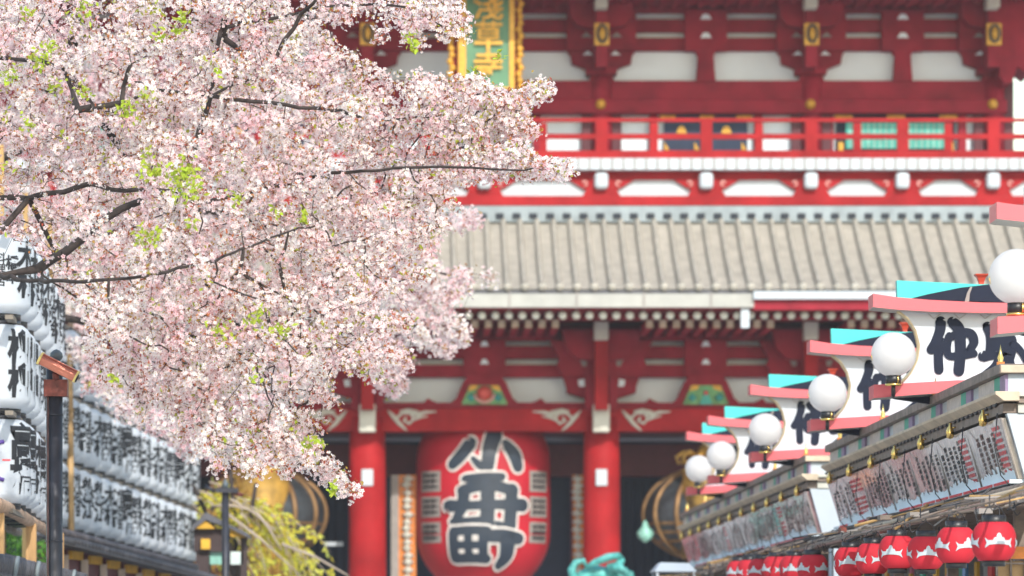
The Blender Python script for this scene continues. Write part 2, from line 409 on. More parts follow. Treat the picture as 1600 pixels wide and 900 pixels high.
# doors and lattice windows of the upper storey
for c, kind in ((1103, 'door'), (411, 'door'), (757, 'door'), (1400, 'win'), (103, 'win')):
    mb = MB(); o = thing if False else None
    if kind == 'door':
        mb.pbox(c-65, 178, c+65, 238, 90.9, .15, navyd); d = part('door', mb)
        for u in (-60, 0, 60): mb = MB(); mb.pbox(c+u-12+(3 if u == 0 else 0), 180, c+u+12, 186, 90.86, .04, gold); part('gold_hinge', mb, d)
        for u in (-38, 32): mb = MB(); mb.poly([(c+u-8, 208), (c+u-5, 199), (c+u, 196), (c+u+5, 199), (c+u+8, 208)], 90.86, .04, gold); part('gold_boss', mb, d)
        for u in (-61, -14, 60): mb = MB(); mb.poly([(c+u-4, 222), (c+u+4, 234), (c+u-4, 234)], 90.86, .04, gold); part('gold_corner', mb, d)
    else:
        mb = MB(); mb.pbox(c-92, 178, c+92, 238, 90.9, .15, navy); d = part('lattice_window', mb)
        mb = MB(); u = c-78
        while u < c+78: mb.pbox(u, 192, u+5, 232, 90.84, .05, tealg); mb.pbox(u+5, 192, u+9, 232, 90.86, .02, mint); u += 9.3
        part('green_bars', mb, d)
        for u in (-82, 0, 82): mb = MB(); mb.pbox(c+u-14, 178, c+u+14, 186, 90.86, .04, gold); part('gold_hinge', mb, d)
        for u in (-86, 86): mb = MB(); mb.pbox(c+u-4, 222, c+u+4, 235, 90.85, .04, gold); part('gold_corner', mb, d)
    for s_ in (-1, 1):
        mb = MB(); uu = c+s_*(82 if kind == 'door' else 104); mb.pbox(uu-6, 178, uu+6, 240, 90.85, .2, red2); part('door_post', mb)
# balcony
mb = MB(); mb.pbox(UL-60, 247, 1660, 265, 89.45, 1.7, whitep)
bal = part('balcony_floor', mb)
u = 690.0
while u < 1655: mb = MB(); mb.pbox(u, 247.5, u+2.4, 264.5, 89.43, .03, greyt); part('floor_joint', mb, bal); u += 17.7
mb = MB(); mb.pbox(UL-60, 266, 1660, 281, 89.78, 1.0, red); part('balcony_beam', mb)
mb = MB(); mb.pbox(UL-50, 306, 1650, 321, 89.6, 1.2, red); part('balcony_lower_beam', mb, bevel=.01)
mb = MB(); mb.pbox(UL-50, 275, 1650, 308, 89.82, .8, whitep); part('balcony_plaster', mb)  # plaster in the darkened sunlit white
SP = [757+k for k in (-796, -654, -511, -347, -183, 0, 183, 347, 511, 654, 796)]
for i, c in enumerate(SP):
    mb = MB(); mb.poly([(c-15, 266), (c-17, 285), (c-30, 307), (c+30, 307), (c+17, 285), (c+15, 266)], 89.70, .4, red); bb = part('balcony_bracket', mb)
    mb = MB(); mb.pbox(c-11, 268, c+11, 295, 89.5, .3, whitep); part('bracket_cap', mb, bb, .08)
    for s_ in (-1, 1):
        mb = MB()
        mb.poly([(c+s_*14, 279), (c+s_*54, 279), (c+s_*46, 284), (c+s_*33, 292), (c+s_*18, 300)], 89.73, .35, red)
        x, _, z = P(c+s_*27, 286, 89.70)
        mb.tube([(x+s_*.07*math.cos(a)*(.4+k/14), 89.71, z+.07*math.sin(a)*(.4+k/14)) for k, a in [(k, k*.6) for k in range(9)]], .018, mat('carving pink', (.8, .4, .36)), 5)
        part('cloud_arm', mb, bb)
for v0, v1 in ((184.5, 190), (209, 217), (235, 247)):
    mb = MB(); mb.pbox(UL-60, v0, 1660, v1, 89.55, .1, red); part('balcony_rail', mb)
for c in SP:
    mb = MB(); mb.pbox(c-9, 186, c+9, 247, 89.53, .14, red); part('rail_post', mb)
for c in [SP[i]*.5+SP[i+1]*.5 for i in range(len(SP)-1)]:
    mb = MB(); mb.pbox(c-6, 192, c+6, 247, 89.57, .1, red); part('rail_baluster', mb)
# middle roof: tiled skirt roof with wavy tile columns
EY, TY = 86.2, 89.5
ze = P(0, 452, EY)[2]; zt = P(0, 346, TY)[2]
mb = MB(); n = 0; pit = 26.0/76
x = P(-190, 0, 90)[0]; xe = P(1720, 0, 90)[0]; i = 0
prof = []
while x < xe:
    for a, h in ((0, 0), (.30, 0), (.34, .09), (.43, .15), (.57, .15), (.66, .09), (.70, 0)): prof.append((x+a*pit, h))
    x += pit
rows = 8
vs = []; fs = []
for j in range(rows+1):
    t = j/rows; sag = -0.10*math.sin(PI*t)
    for (xx, h) in prof:
        r_ = .0 if j in (0, rows) else 0
        vs.append((xx, EY+(TY-EY)*t, ze+(zt-ze)*t+sag+h))
N_ = len(prof)
for j in range(rows):
    for k in range(N_-1): fs.append((j*N_+k, j*N_+k+1, (j+1)*N_+k+1, (j+1)*N_+k))
mb.add(vs, fs, tile)
mb.box(prof[0][0], prof[-1][0], EY+.02, TY, ze-.12, ze-.02, tiledk)
rf = part('middle_roof', mb)
mb = MB(); mb.box(prof[0][0], prof[-1][0], TY-.16, TY+.3, zt-.02, zt+.30, ridge)
x = prof[0][0]
rd = part('ridge_course', mb, rf)
mb = MB()
for k in range(0, len(prof), 7):
    xx = prof[k][0]; mb.box(xx+.02, xx+.18, TY-.20, TY-.15, zt+.04, zt+.15, dark)  # raised dark blocks, coloured as the shade inside hollows
part('ridge_shade_blocks', mb, rf)
mb = MB()
for k in range(0, len(prof), 7):
    xx = prof[k][0]+.53*pit; mb.tube([(xx, EY-.04, ze+.05), (xx, EY+.1, ze+.05)], .085, tile, 12)
part('eave_end_tiles', mb, rf)
# fascia and rafters under the eave
mb = MB(); mb.pbox(-190, 459, 1178, 480, 86.12, .12, mat('sunlit cream tone', (.41, .405, .37), .7, var=.1, scale=2)); fa = part('eave_board', mb)  # the cream paint darkened, as this board takes full sun
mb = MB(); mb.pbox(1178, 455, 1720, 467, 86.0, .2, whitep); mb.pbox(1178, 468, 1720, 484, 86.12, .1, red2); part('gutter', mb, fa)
mb = MB()
for u in range(-150, 1178, 105): mb.pbox(u, 456, u+2.5, 482, 86.1, .02, greyt)
part('gutter_joints', mb, fa)
mb = MB(); mb.pbox(1158, 482, 1171, 512, 86.2, .15, whitep); part('downpipe', mb, fa)
mb = MB(); zz = P(0, 482, 86.3)[2]; mb.box(prof[0][0], prof[-1][0], 86.25, 90.6, zz-.02, zz+.08, red2); part('eave_soffit', mb)
u = -150
while u < 1690:
    a = P(u, 493, 86.4)
    mb = MB(); mb.tube([(a[0], 86.4, a[2]), (a[0], 90.3, a[2]+.25)], .078, red2, 10); r_ = part('flying_rafter', mb)
    mb = MB(); mb.tube([(a[0], 86.36, a[2]-.003), (a[0], 86.4, a[2])], .08, cream, 10); part('rafter_end', mb, r_)
    near_col = min(abs(u+10-c) for c in COLS)
    if near_col > 55:
        a = P(u+10, 506, 87.3)
        mb = MB(); mb.box(a[0]-.065, a[0]+.065, 87.33, 90.3, a[2]-.075, a[2]+.075, red2); r_ = part('base_rafter', mb)
        mb = MB(); mb.box(a[0]-.067, a[0]+.067, 87.29, 87.33, a[2]-.078, a[2]+.078, beige); part('rafter_end', mb, r_)
    u += 21
# upper eave above the frame (it shades the upper storey) and its corner bracket
zu = P(0, -34, 87)[2]
mb = MB(); mb.box(prof[0][0]+.3, prof[-1][0]-.3, 87.2, 102, zu, zu+.25, red2)
mb.add([(prof[0][0], 87, zu+.3), (prof[-1][0], 87, zu+.3), (prof[-1][0]-2, 94.5, zu+4), (prof[0][0]+2, 94.5, zu+4), (prof[0][0], 102, zu+.3), (prof[-1][0], 102, zu+.3)], [(0, 1, 2, 3), (3, 2, 5, 4)], tile)
part('upper_roof', mb)
mb = MB(); u = -150
while u < 1690:
    a = P(u, -28, 87.6); mb.box(a[0]-.06, a[0]+.06, 87.6, 91, a[2]-.07, a[2]+.07, red2); u += 21
mb.pbox(-100, -80, 1640, -15, 90.4, .5, red2)
part('upper_rafters', mb)
for s_ in (-1, 1):
    f_ = lambda k: CX+s_*(k-CX)
    mb = MB()
    mb.poly([(f_(1562), -30), (f_(1680), -40), (f_(1660), 40), (f_(1625), 70), (f_(1608), 118), (f_(1590), 104), (f_(1582), 128), (f_(1570), 130), (f_(1562), 118)], 89.9, 1.2, red2)
    part('corner_bracket', mb)
# side returns so that the gate is a closed building
mb = MB(); x0, x1 = P(UL, 0, 91)[0], P(UR-8, 0, 91)[0]
mb.box(-10.3, 13.6, 91.0, 97.2, P(0, 640, 90)[2], P(0, 350, 90)[2], plaster); part('side_wall', mb)

# -------- name plaque hung under the upper eave
pl = thing('name_plaque', 'tall green plaque with gold characters and gold frame hung under the upper eave', 'sign', P(763, 150, 89))
mb = MB(); mb.pbox(727, -30, 797, 140, 88.7, .12, mat('plaque green', (0.09, 0.23, 0.12), 0.5, var=.1, scale=2)); mb.build('panel', pl)
mb = MB(); mb.pbox(716, -36, 728, 148, 88.66, .2, gold); mb.pbox(796, -36, 804, 140, 88.66, .2, gold); mb.pbox(728, -36, 796, -8, 88.66, .2, gold); mb.pbox(728, 136, 796, 139, 88.66, .2, gold)
mb.build('inner_frame', pl)
mb = MB(); mb.poly([(704, -40), (708, 128), (728, 150), (796, 141), (812, 132), (815, -40)], 88.9, .12, red2); mb.build('backboard', pl)
for u0, vb in ((705, 120), (812, 138)):
    mb = MB(); v = -34
    while v < vb:
        x, _, z = P(u0+2*math.sin(v*.25), v, 88.8); mb.lathe([(0.001, -.1), (.085, 0), (0.001, .1)], (x, 88.8, z), gold, 8); v += 10
    mb.build('carved_border', pl)
mb = MB(); x, _, z = P(763, 66, 88.6)
wrap_text(mb, '淺\n草\n寺', .62, gold, lambda a, b: (x+a*1.0, 88.62, z+b*.98+.10), bold=.018, cuts=9, spacing=.98); mb.build('characters', pl)

# -------- the great red lantern
bl = thing('great_red_lantern', 'enormous red paper lantern with three bold black characters hanging in the middle bay', 'lantern', P(755, 900, 91.3))
lx = P(755, 0, 91.3)[0]; ly = 91.3; zb = P(0, 904, 90.5)[2]; H = 3.4; RR = 1.39
def prof_r(t): return RR*(1-max(0, abs(t-.5)*2-.42)**2.2*1.05) if 0 <= t <= 1 else RR*.6
def lant_pt(a, z, extra=0):
    t = (z-zb)/H; r = prof_r(min(max(t, 0), 1))+extra; th = a/RR
    return (lx+r*math.sin(th), ly-r*math.cos(th), z)
mb = MB(); rows = 56
mb.lathe([(prof_r(i/rows)+(0.012 if i % 2 else 0), i/rows*H) for i in range(rows+1)], (lx, ly, zb), bigred, 64)
mb.build('lantern_body', bl)
mb = MB(); mb.lathe([(.0001, -.12), (.92, -.12), (.95, .02), (.6, .04)], (lx, ly, zb), gold, 40); mb.build('base_ring', bl)
mb = MB(); mb.lathe([(.7, -.1), (.8, 0), (.7, .25), (.0001, .3)], (lx, ly, zb+H), blackm, 40); mb.build('top_ring', bl)
K = 1/3.91/76*91/90*.97
z680 = P(0, 670, 90)[2]
def LM(a, b, d): return lant_pt((a-492)*K+.02, z680-b*K, -d*1.0+.0)
S_char = [([(555, 30), (520, 120), (505, 240)], [100, 85, 70]), ([(505, 245), (455, 225), (415, 185)], [50, 45, 25]),
          ([(395, 90), (345, 160), (285, 220)], [75, 70, 60]), ([(625, 95), (675, 160), (700, 235)], [55, 80, 65]),
          ([(370, 312), (480, 300), (590, 300)], 45),
          ([(350, 385), (500, 350), (665, 385)], 62), ([(360, 390), (350, 490), (300, 578)], [70, 65, 40]),
          ([(655, 380), (648, 500), (640, 610)], 75), ([(505, 355), (505, 470), (500, 590)], 80),
          ([(265, 480), (400, 478), (560, 472), (725, 475)], [75, 50, 55, 80]), ([(290, 578), (400, 572), (520, 560)], 38), ([(560, 590), (660, 615)], 30),
          ([(300, 640), (400, 632), (500, 635)], 50), ([(298, 640), (295, 720), (290, 805)], 55), ([(387, 640), (387, 800)], 42),
          ([(478, 640), (478, 810)], 50), ([(295, 724), (480, 724)], 42), ([(290, 808), (400, 805), (500, 810)], 52),
          ([(500, 668), (600, 668), (695, 685)], [70, 80, 70]), ([(625, 690), (625, 790), (585, 850)], [90, 85, 50])]
for ch, dy in ((S_char[:4], .022), (S_char[4:12], .05), (S_char[12:], .08)):
    mb = MB(); mb.strokes(ch, LM, mat('lantern white edge', (.75, .70, .66), .6), y=-dy, grow=18); co = mb.build('character_outline', bl)
    mb = MB(); mb.strokes(ch, LM, mat('lantern navy ink', (.018, .03, .05), .5), y=-dy-.012, grow=4); mb.build('ink_character', co)
for side in (-1, 1):
    for j in range(3):
        mb = MB(); c0 = (492+side*395)*1.0
        for k in range(6):
            a0 = c0+(-95+k*32); a1 = a0+32; b0 = 258+j*160; b1 = b0+130
            mb.add([LM(a0, b0, -.02), LM(a1, b0, -.02), LM(a1, b1, -.02), LM(a0, b1, -.02)], [(3, 2, 1, 0)], greyt)
        lb = mb.build('grey_label', bl)
        mb = MB()
        for k in range(3):
            mb.strokes([([(c0-70, 285+j*160+k*36), (c0+70, 285+j*160+k*36)], 12), ([(c0-50+k*42, 275+j*160), (c0-54+k*42, 370+j*160)], 11)], LM, ink, y=-.03)
        mb.build('small_writing', lb)

# -------- carved vertical boards beside the lantern
for k, (u0, u1, lab) in enumerate(((623, 650, 'tall orange board with a column of white carving left of the great lantern'), (895, 911, 'tall orange board with a column of white carving right of the great lantern'))):
    t = thing('carved_board', lab, 'sign', P((u0+u1)/2, 960, 91.2), 'carved boards beside the great lantern')
    mb = MB(); mb.pbox(u0, 742, u1, 985, 91.2, .12, orange); mb.build('board', t)
    mb = MB(); mb.pbox(u0-12 if k == 0 else u0-3, 742, u0 if k == 0 else u0, 985, 91.15, .2, greyt if k == 0 else maroon); mb.build('side_frame', t)
    mb = MB(); v = 748; rnd = random.Random(k+2)
    while v < 960:
        x, _, z = P((u0+u1)/2+rnd.uniform(-1.5, 1.5), v, 91.15); mb.lathe([(0.001, -.09), (.10+rnd.random()*.04, 0), (0.001, .09)], (x, 91.17, z), cream, 8); v += 9+rnd.random()*5
    mb.build('white_carving', t)

# -------- copper lanterns in the side bays
def copper_lantern(c, lab):
    x, _, z = P(c, 803, 90.8); t = thing('bronze_hanging_lantern', lab, 'lantern', (x, 90.8, z), 'bronze lanterns in the side bays')
    a, b = 98/76, 70/76
    mb = MB(); mb.lathe([(a*math.cos(t_), b*math.sin(t_)) for t_ in [R(-80+i*10) for i in range(17)]], (x, 90.8, z), bronze, 40); mb.build('dark_body', t)
    for al in (-90, -58, -32, 32, 58, 90):
        m = bronzeb
        pts = [(x+(a+.02)*math.cos(R(q))*math.sin(R(al)), 90.8-(a+.02)*math.cos(R(q))*math.cos(R(al)), z+(b+.02)*math.sin(R(q))) for q in range(-80, 81, 8)]
        mb = MB(); mb.tube(pts, .05, m, 8); mb.build('rib', t)
    mb = MB(); mb.lathe([(.55, -.95), (.6, -.88), (.56, -.5), (.58, .5), (.54, .8), (.6, .88)], (x, 89.95, z), goldb, 24); mb.build('gilded_drum', t)
    mb = MB()
    for q in (-.2, -.38, -.56): mb.lathe([(a*.985*math.sqrt(1-(q/b)**2)+.0, q-.05), (a*.985*math.sqrt(1-(q/b)**2)+.03, q), (a*.97*math.sqrt(1-(q/b)**2), q+.05)], (x, 90.8, z), bronzeb, 40)
    mb.build('lower_bands', t)
    mb = MB()
    for k in range(10):
        an = k*2*PI/10; mb.tube([(x+r_*math.cos(an), 90.3+r_*.6*math.sin(an), z+zz_) for r_, zz_ in ((.3, 1.18), (.5, 1.26), (.66, 1.16), (.62, 1.02), (.5, 1.08))], [.05, .05, .04, .035, .02], goldb, 6)
    mb.lathe([(.5, .9), (.36, 1.1), (.16, 1.4), (.001, 1.5)], (x, 90.5, z), goldb, 16); mb.build('curled_crown', t)
    mb = MB(); mb.tube([(x, 90.5, z+1.5), (x, 90.5, z+2.6)], .04, bronze, 6); mb.build('chain', t)
    mb = MB(); mb.lathe([(.5, -1.25), (.62, -1.2), (.58, -1.05), (.4, -1.0)], (x, 90.2, z), goldb, 20); mb.build('foot_ring', t)
    for s_ in ((-1,) if c > 700 else ()):
        mb = MB(); x2 = x+s_*1.32; z2 = z-.38
        mb.lathe([(0.001, .24), (.05, .18), (.07, .1), (.18, -.03), (.15, -.14), (.04, -.22), (.001, -.24)], (x2, 90.0, z2), mint if c > 700 else goldb, 10)
        mb.build('corner_bell', t)
copper_lantern(1104, 'dark bronze lantern with curved gold ribs and a mint bell in the right bay')
copper_lantern(411, 'gilded bronze lantern in the left bay, half hidden by yellow green twigs')
mb = MB(); mb.pbox(507, 847, 536, 853, 91.0, .05, whitep); o = mb.build('wall_label'); tag(o, 'small white horizontal label left of the red gate column', 'sign')
# -------- verdigris ornament in front of the gate
x, _, z = P(935, 905, 76)
vo = thing('verdigris_ornament', 'turquoise bronze beast ornament with curling limbs at the foot of the right gate column', 'ornament', (x, 76, 0))
mb = MB(); mb.tube([P(895, 935, 76), P(905, 905, 76), P(925, 893, 76), P(950, 900, 76), P(975, 905, 76), P(990, 925, 76)], [.08, .12, .13, .15, .13, .06], verd, 12); mb.build('body', vo)
mb = MB(); mb.tube([P(915, 887, 75.8), P(930, 879, 75.7), P(950, 871, 75.7), P(966, 868, 75.8), P(972, 874, 75.9)], [.03, .06, .07, .06, .04], verd, 10)
mb.tube([P(972, 874, 75.9), P(966, 884, 75.8), P(950, 890, 75.8)], [.06, .09, .11], verd, 8); mb.build('head', vo)
mb = MB()
for a in (0, 1, 2): mb = MB(); mb.tube([P(955+a*8, 888+a*3, 75.7), P(968+a*9, 886+a*6, 75.6), P(980+a*4, 896+a*5, 75.6), P(984, 905+a*4, 75.7)], [.05, .07, .06, .02], verd, 8); mb.build('curl', vo)
mb = MB()
mb.tube([P(897, 905, 75.8), P(893, 890, 75.8), P(900, 878, 75.8), P(912, 876, 75.8), P(916, 884, 75.8)], [.08, .07, .06, .05, .03], verd, 8)
mb.build('curl', vo)
mb = MB(); mb.lathe([(.55, 0), (.5, .3), (.22, .6), (.16, 2.0), (.24, 2.45), (.5, 2.62), (.5, 2.72)], (x, 76, 0), stone, 20); mb.build('pedestal', vo)
# -------- white awning
x0 = P(1022, 0, 62)[0]; x1 = P(1090, 0, 62)[0]; za = P(0, 893, 62)[2]; zb_ = P(0, 878, 62)[2]
aw = thing('stall_canopy', 'small white canopy on thin posts below the bronze lantern and beside the shops', 'canopy', ((x0+x1)/2, 62.4, 0))
mb = MB(); mb.add([(x0, 62, za), (x1, 62, za), (x1, 63.2, za), (x0, 63.2, za), (x0+.1, 62.3, zb_), (x1-.1, 62.3, zb_-.01), (x1-.1, 62.9, zb_-.01), (x0+.1, 62.9, zb_)], [(3, 2, 1, 0), (4, 5, 6, 7), (0, 1, 5, 4), (1, 2, 6, 5), (2, 3, 7, 6), (3, 0, 4, 7)], whitep); mb.build('cover', aw, bevel=.02)
for a, b in ((x0+.05, 62.05), (x1-.05, 62.05), (x0+.05, 63.1), (x1-.05, 63.1)):
    mb = MB(); mb.tube([(a, b, 0), (a, b, za)], .018, whitep, 8); mb.build('post', aw)

# ================================================================== SHOPS ON THE RIGHT
SX = 5.05
def glass_writing(mb, Y0, Y1, zt_, zb_, Xt, Xb, rnd, near):
    # columns of smeared writing on the tilted film panel, each a raised stroke of the panel's face
    def pt(y, t, e=.006): return (Xt+(Xb-Xt)*t-e, y, zt_+(zb_-zt_)*t-e*.5)
    y = Y0+.15
    while y < Y1-.1:
        blk = rnd.random()
        if blk < .3:
            ww = rnd.uniform(.25, .5); m = redink if rnd.random() < .8 else teal
            for (a, b) in ((.12, .42), (.5, .82)) if rnd.random() < .6 else ((.1, .85),):
                t = a
                while t < b:
                    y2 = y
                    while y2 < y+ww:
                        mb.add([pt(y2, t), pt(y2+.06, t+.01), pt(y2+.06, t+.07), pt(y2, t+.06)], [(0, 1, 2, 3)], m); y2 += .085
                    t += .1
            y += ww+.1
        else:
            n = rnd.randint(4, 8); pit = rnd.uniform(.24, .38) ; m = ink if rnd.random() < .65 else mat('faded brown ink', (.12, .06, .05), .6)
            for k in range(n):
                if y > Y1-.1: break
                t = rnd.uniform(.1, .25); tb_ = rnd.uniform(.6, .88)
                while t < tb_:
                    h = rnd.uniform(.05, .12); a = rnd.uniform(.07, .15)
                    mb.add([pt(y-a*.5, t), pt(y+a*.5, t+.02), pt(y+a*.5, t+h), pt(y-a*.4, t+h*.9)], [(0, 1, 2, 3)], m); t += h+.006
                y += pit
            y += .15
def shop(Y0, Y1, lab, seed):
    rnd = random.Random(seed)
    s = thing('shop_building', lab, 'shop', (SX+2, (Y0+Y1)/2, 0), 'shops along the right side of the street')
    def z(v): return 1.6+(VC-v)*36.3/F
    XR = 9.5
    mb = MB(); mb.box(SX-.06, XR, Y0-.06, Y1+.06, z(584), z(569), wood); mb.box(SX-.05, XR, Y0-.066, Y0-.056, z(583), z(571), beige); mb.build('top_cornice', s, bevel=.008)
    mb = MB(); mb.box(SX+.02, XR, Y0, Y1, z(612), z(584)-.002, whitep); va = mb.build('valance', s)
    y = Y0+.0
    k = 0
    while y < Y1-.1:
        for ww, m in ((.34, lav), (.34, greenp), (1.0, mat('pale patterned strip', (.60, .52, .46), .6, var=.12, scale=10)), (.5, None)):
            e = min(y+ww, Y1)
            if m and y < Y1: mb = MB(); mb.box(SX-.004, SX+.02, y+.004, e-.004, z(611), z(585), m); mb.build('coloured_slat', va)
            y += ww
    mb = MB()
    prf = [(SX+.1, z(612)-.001), (SX-.10, z(612)-.001), (SX-.10, z(617)), (SX-.03, z(627)), (SX+.1, z(627))]
    n = len(prf); vs = [(a, y_, b) for y_ in (Y0-.1, Y1+.1) for a, b in prf]
    mb.add(vs, [list(range(n)), list(range(2*n-1, n-1, -1))]+[[i, (i+1) % n, (i+1) % n+n, i+n][::-1] for i in range(n)], beige)
    mb.box(SX+.1, XR, Y0-.08, Y0+.2, z(620), z(612)-.001, cream); mb.box(SX+.1, XR, Y0-.05, Y0+.2, z(630), z(620)-.001, wood)
    mb.build('ledge', s, bevel=.004)
    mb = MB(); mb.box(SX-.02, SX+.1, Y0+.02, Y1, z(645), z(630), wood); mb.box(SX+.1, XR, Y0-.02, Y0+.2, z(645), z(631), cream)
    mb.build('fascia', s)
    mb = MB(); y = Y0+.3
    while y < Y1: mb.tube([(SX-.03, y, z(628)), (SX-.035, y+.1, z(631)), (SX-.03, y+.25, z(628))], .012, blackm, 5); y += .3
    mb.build('string_lights_wire', s)
    y = Y0+.9
    while y < Y1:
        mb = MB(); mb.lathe([(.001, -.055), (.03, -.045), (.038, 0), (.03, .04), (.015, .06), (.012, .09)], (SX-.07, y, z(648)), brassy, 12)
        mb.tube([(SX-.07, y, z(640)), (SX+.0, y, z(638))], .01, brassy, 6); mb.build('brass_lamp', s); y += 2.2
    y = Y0+.1
    while y < Y1:
        mb = MB(); mb.lathe([(.035, 0), (.02, .03), (.025, .06), (.012, .1), (.001, .17)], (SX-.03, y, z(569)), brassy, 8); mb.box(SX-.06, SX+.0, y-.03, y+.03, z(569), z(569)+.025, orange); mb.build('cornice_spike', s); y += 4.4
    # tilted film panels
    zt_, zb_ = z(652), 2.99
    Xt, Xb = SX-.04, SX+.12
    y = Y0+.08
    k = 0
    while y < Y1-.5:
        e = min(y+2.2, Y1-.05)
        mb = MB(); m = film if (Y0 < 40 and k < 4) else pinkfilm
        vs = [(Xt, y, zt_), (Xt, e, zt_), (Xb, e, zb_), (Xb, y, zb_), (Xt+.05, y, zt_), (Xt+.05, e, zt_), (Xb+.05, e, zb_), (Xb+.05, y, zb_)]
        mb.add(vs, [(0, 1, 2, 3), (7, 6, 5, 4), (0, 3, 7, 4), (1, 5, 6, 2), (0, 4, 5, 1), (3, 2, 6, 7)], m)
        pn = mb.build('banner_panel', s)
        mb = MB(); glass_writing(mb, y+.05, e-.05, zt_, zb_, Xt, Xb, rnd, True); mb.build('banner_print', pn)
        # white skyline print along the foot
        mb = MB(); yy = y+.03
        def pt2(y_, t): return (Xt+(Xb-Xt)*t-.009, y_, zt_+(zb_-zt_)*t)
        while yy < e-.15:
            h = .88-.16*abs(math.sin(yy*1.3))*rnd.random(); h2 = .88-.16*abs(math.sin((yy+.14)*1.3))*rnd.random()
            mb.add([pt2(yy, h), pt2(yy+.14, h2), pt2(yy+.14, 1), pt2(yy, 1)], [(0, 1, 2, 3)], plaster); yy += .14
        mb.build('skyline_print', pn)
        mb = MB(); mb.tube([(SX-.06, y, z(645)), (SX-.08, y, 3.25), (SX-.03, y, 3.02), (SX+.05, y+.0, 2.93), (SX+.12, y, 2.92)], .0055, blackm, 6); mb.build('cable', s)
        mb = MB(); mb.tube([(SX-.03, y, zt_), (SX+.11, y, zb_)], .010, greyt, 6); mb.build('panel_post', s)
        y += 2.2; k += 1
    mb = MB(); mb.box(SX+.04, SX+.18, Y0+.05, Y1, 2.955, 2.987, plaster)
    y = Y0+.1
    while y < Y1-.6:
        if rnd.random() < .75: mb.box(SX+.034, SX+.04, y, min(Y1, y+.9), 2.96, 2.983, redink)
        y += 1.0
    mb.build('foot_rail', s)
    # end wall, body, roof and open shop front
    for ya in (Y0, Y1-.12):
        mb = MB(); mb.prism([(SX+.01, z(646)), (SX+.17, 2.96), (SX+.3, 2.9), (SX+.3, 0), (XR, 0), (XR, z(646))], ya, .12, whitep); mb.build('end_wall', s)
    mb = MB(); mb.box(XR-.12, XR, Y0+.12, Y1-.12, 0, z(584), whitep); mb.build('rear_wall', s)
    mb = MB(); mb.box(SX+.2, XR, Y0+.02, Y1-.02, z(584)-.05, z(575), stone); mb.build('flat_roof', s)
    mb = MB(); mb.box(SX-.1, XR-.2, Y0+.13, Y1-.13, 2.80, 2.9, wood); mb.build('ceiling', s)
    mb = MB(); mb.box(SX+1.8, SX+1.9, Y0+.13, Y1-.13, 0, 2.8, mat('shop back wall', (.25, .15, .08), .7, var=.4, scale=3)); mb.build('inner_wall', s)
    mb = MB(); mb.box(SX+.2, SX+1.6, Y0+.2, Y1-.2, 0, .85, woodl); mb.build('counter', s)
    y = Y0+.2
    while y < Y1:
        mb = MB(); mb.box(SX+.1, SX+.2, y, y+.1, 0, 2.8, wood); mb.build('front_post', s); y += 4.4
    # goods hung inside the open front
    y = Y0+.5
    cols = [redink, gold, mat('goods pink', (.8, .2, .35), .5), yellowp, whitep, mat('goods blue', (.1, .3, .6), .5), greenp]
    while y < Y1-.5:
        for j in range(3):
            x = SX+.3+j*.4; zt2 = rnd.uniform(2.3, 2.75); mb = MB(); mb.box(x, x+.03, y, y+rnd.uniform(.15, .35), zt2-rnd.uniform(.25, .6), zt2, rnd.choice(cols)); mb.build('hanging_cloth', s)
        y += 1.1
    return s
shop(36.3, 51.0, 'nearer shop with brown cornice, coloured slats and film banners, at the right edge', 3)
shop(53.6, 77.2, 'farther shop with brown cornice and pink banners, running on towards the gate', 5)
# clutter of rails under the banners, with red lanterns hanging from it
rnd = random.Random(11)
for k, (a, b, lab) in enumerate(((29.0, 51.0, 'weathered awning frame of rods and boards under the nearer shop banners'), (53.6, 75.0, 'weathered awning frame of rods under the farther shop banners'))):
    t = thing('awning_frame', lab, 'awning frame', (4.7, (a+b)/2, 2.6), 'awning frames under the shop banners')
    mb = MB(); mb.tube([(4.98, a, 2.86), (4.98, b, 2.86)], .045, wood, 8); mb.tube([(4.80, a, 2.80), (4.80, b, 2.80)], .03, beige, 8); mb.build('upper_rod', t)
    mb = MB(); mb.box(4.60, 4.68, a, b, 2.70, 2.735, mat('dusty pink board', (.55, .33, .28), .6, var=.2)); mb.build('front_board', t)
    mb = MB(); mb.tube([(4.2, a, 2.62), (4.2, b, 2.62)], .010, wood, 6); mb.build('lantern_rail', t)
    y = a+.2
    while y < b:
        mb = MB(); x0, x1 = rnd.uniform(4.2, 4.6), rnd.uniform(4.7, 5.05); z0, z1 = rnd.uniform(2.6, 2.76), rnd.uniform(2.72, 2.9)
        mb.tube([(x0, y, z0), (x1, y+rnd.uniform(-.5, .5), z1)], rnd.uniform(.006, .016), rnd.choice([wood, wood, blackm, greyt, bamboo]), 6)
        if rnd.random() < .3: mb.box(x0, x0+rnd.uniform(.04, .12), y, y+.25, z0, z0+rnd.uniform(.02, .05), rnd.choice([wood, wood, greyt, rust]))
        y += .3; mb.build('cross_rod', t)
    y = a+.3
    while y < b:
        mb = MB(); x = rnd.uniform(4.15, 4.75); zz = rnd.uniform(2.6, 2.74)
        mb.tube([(x, y, zz), (x, y, zz-.08), (x+.02, y, zz-.11), (x+.045, y, zz-.09)], .005, blackm, 5); y += .6; mb.build('hook', t)
    mb = MB(); mb.box(4.76, 5.3, a, b, 2.74, 2.755, mat('old canopy board', (.20, .14, .10), .8, var=.3, scale=5)); mb.build('canopy_board', t)
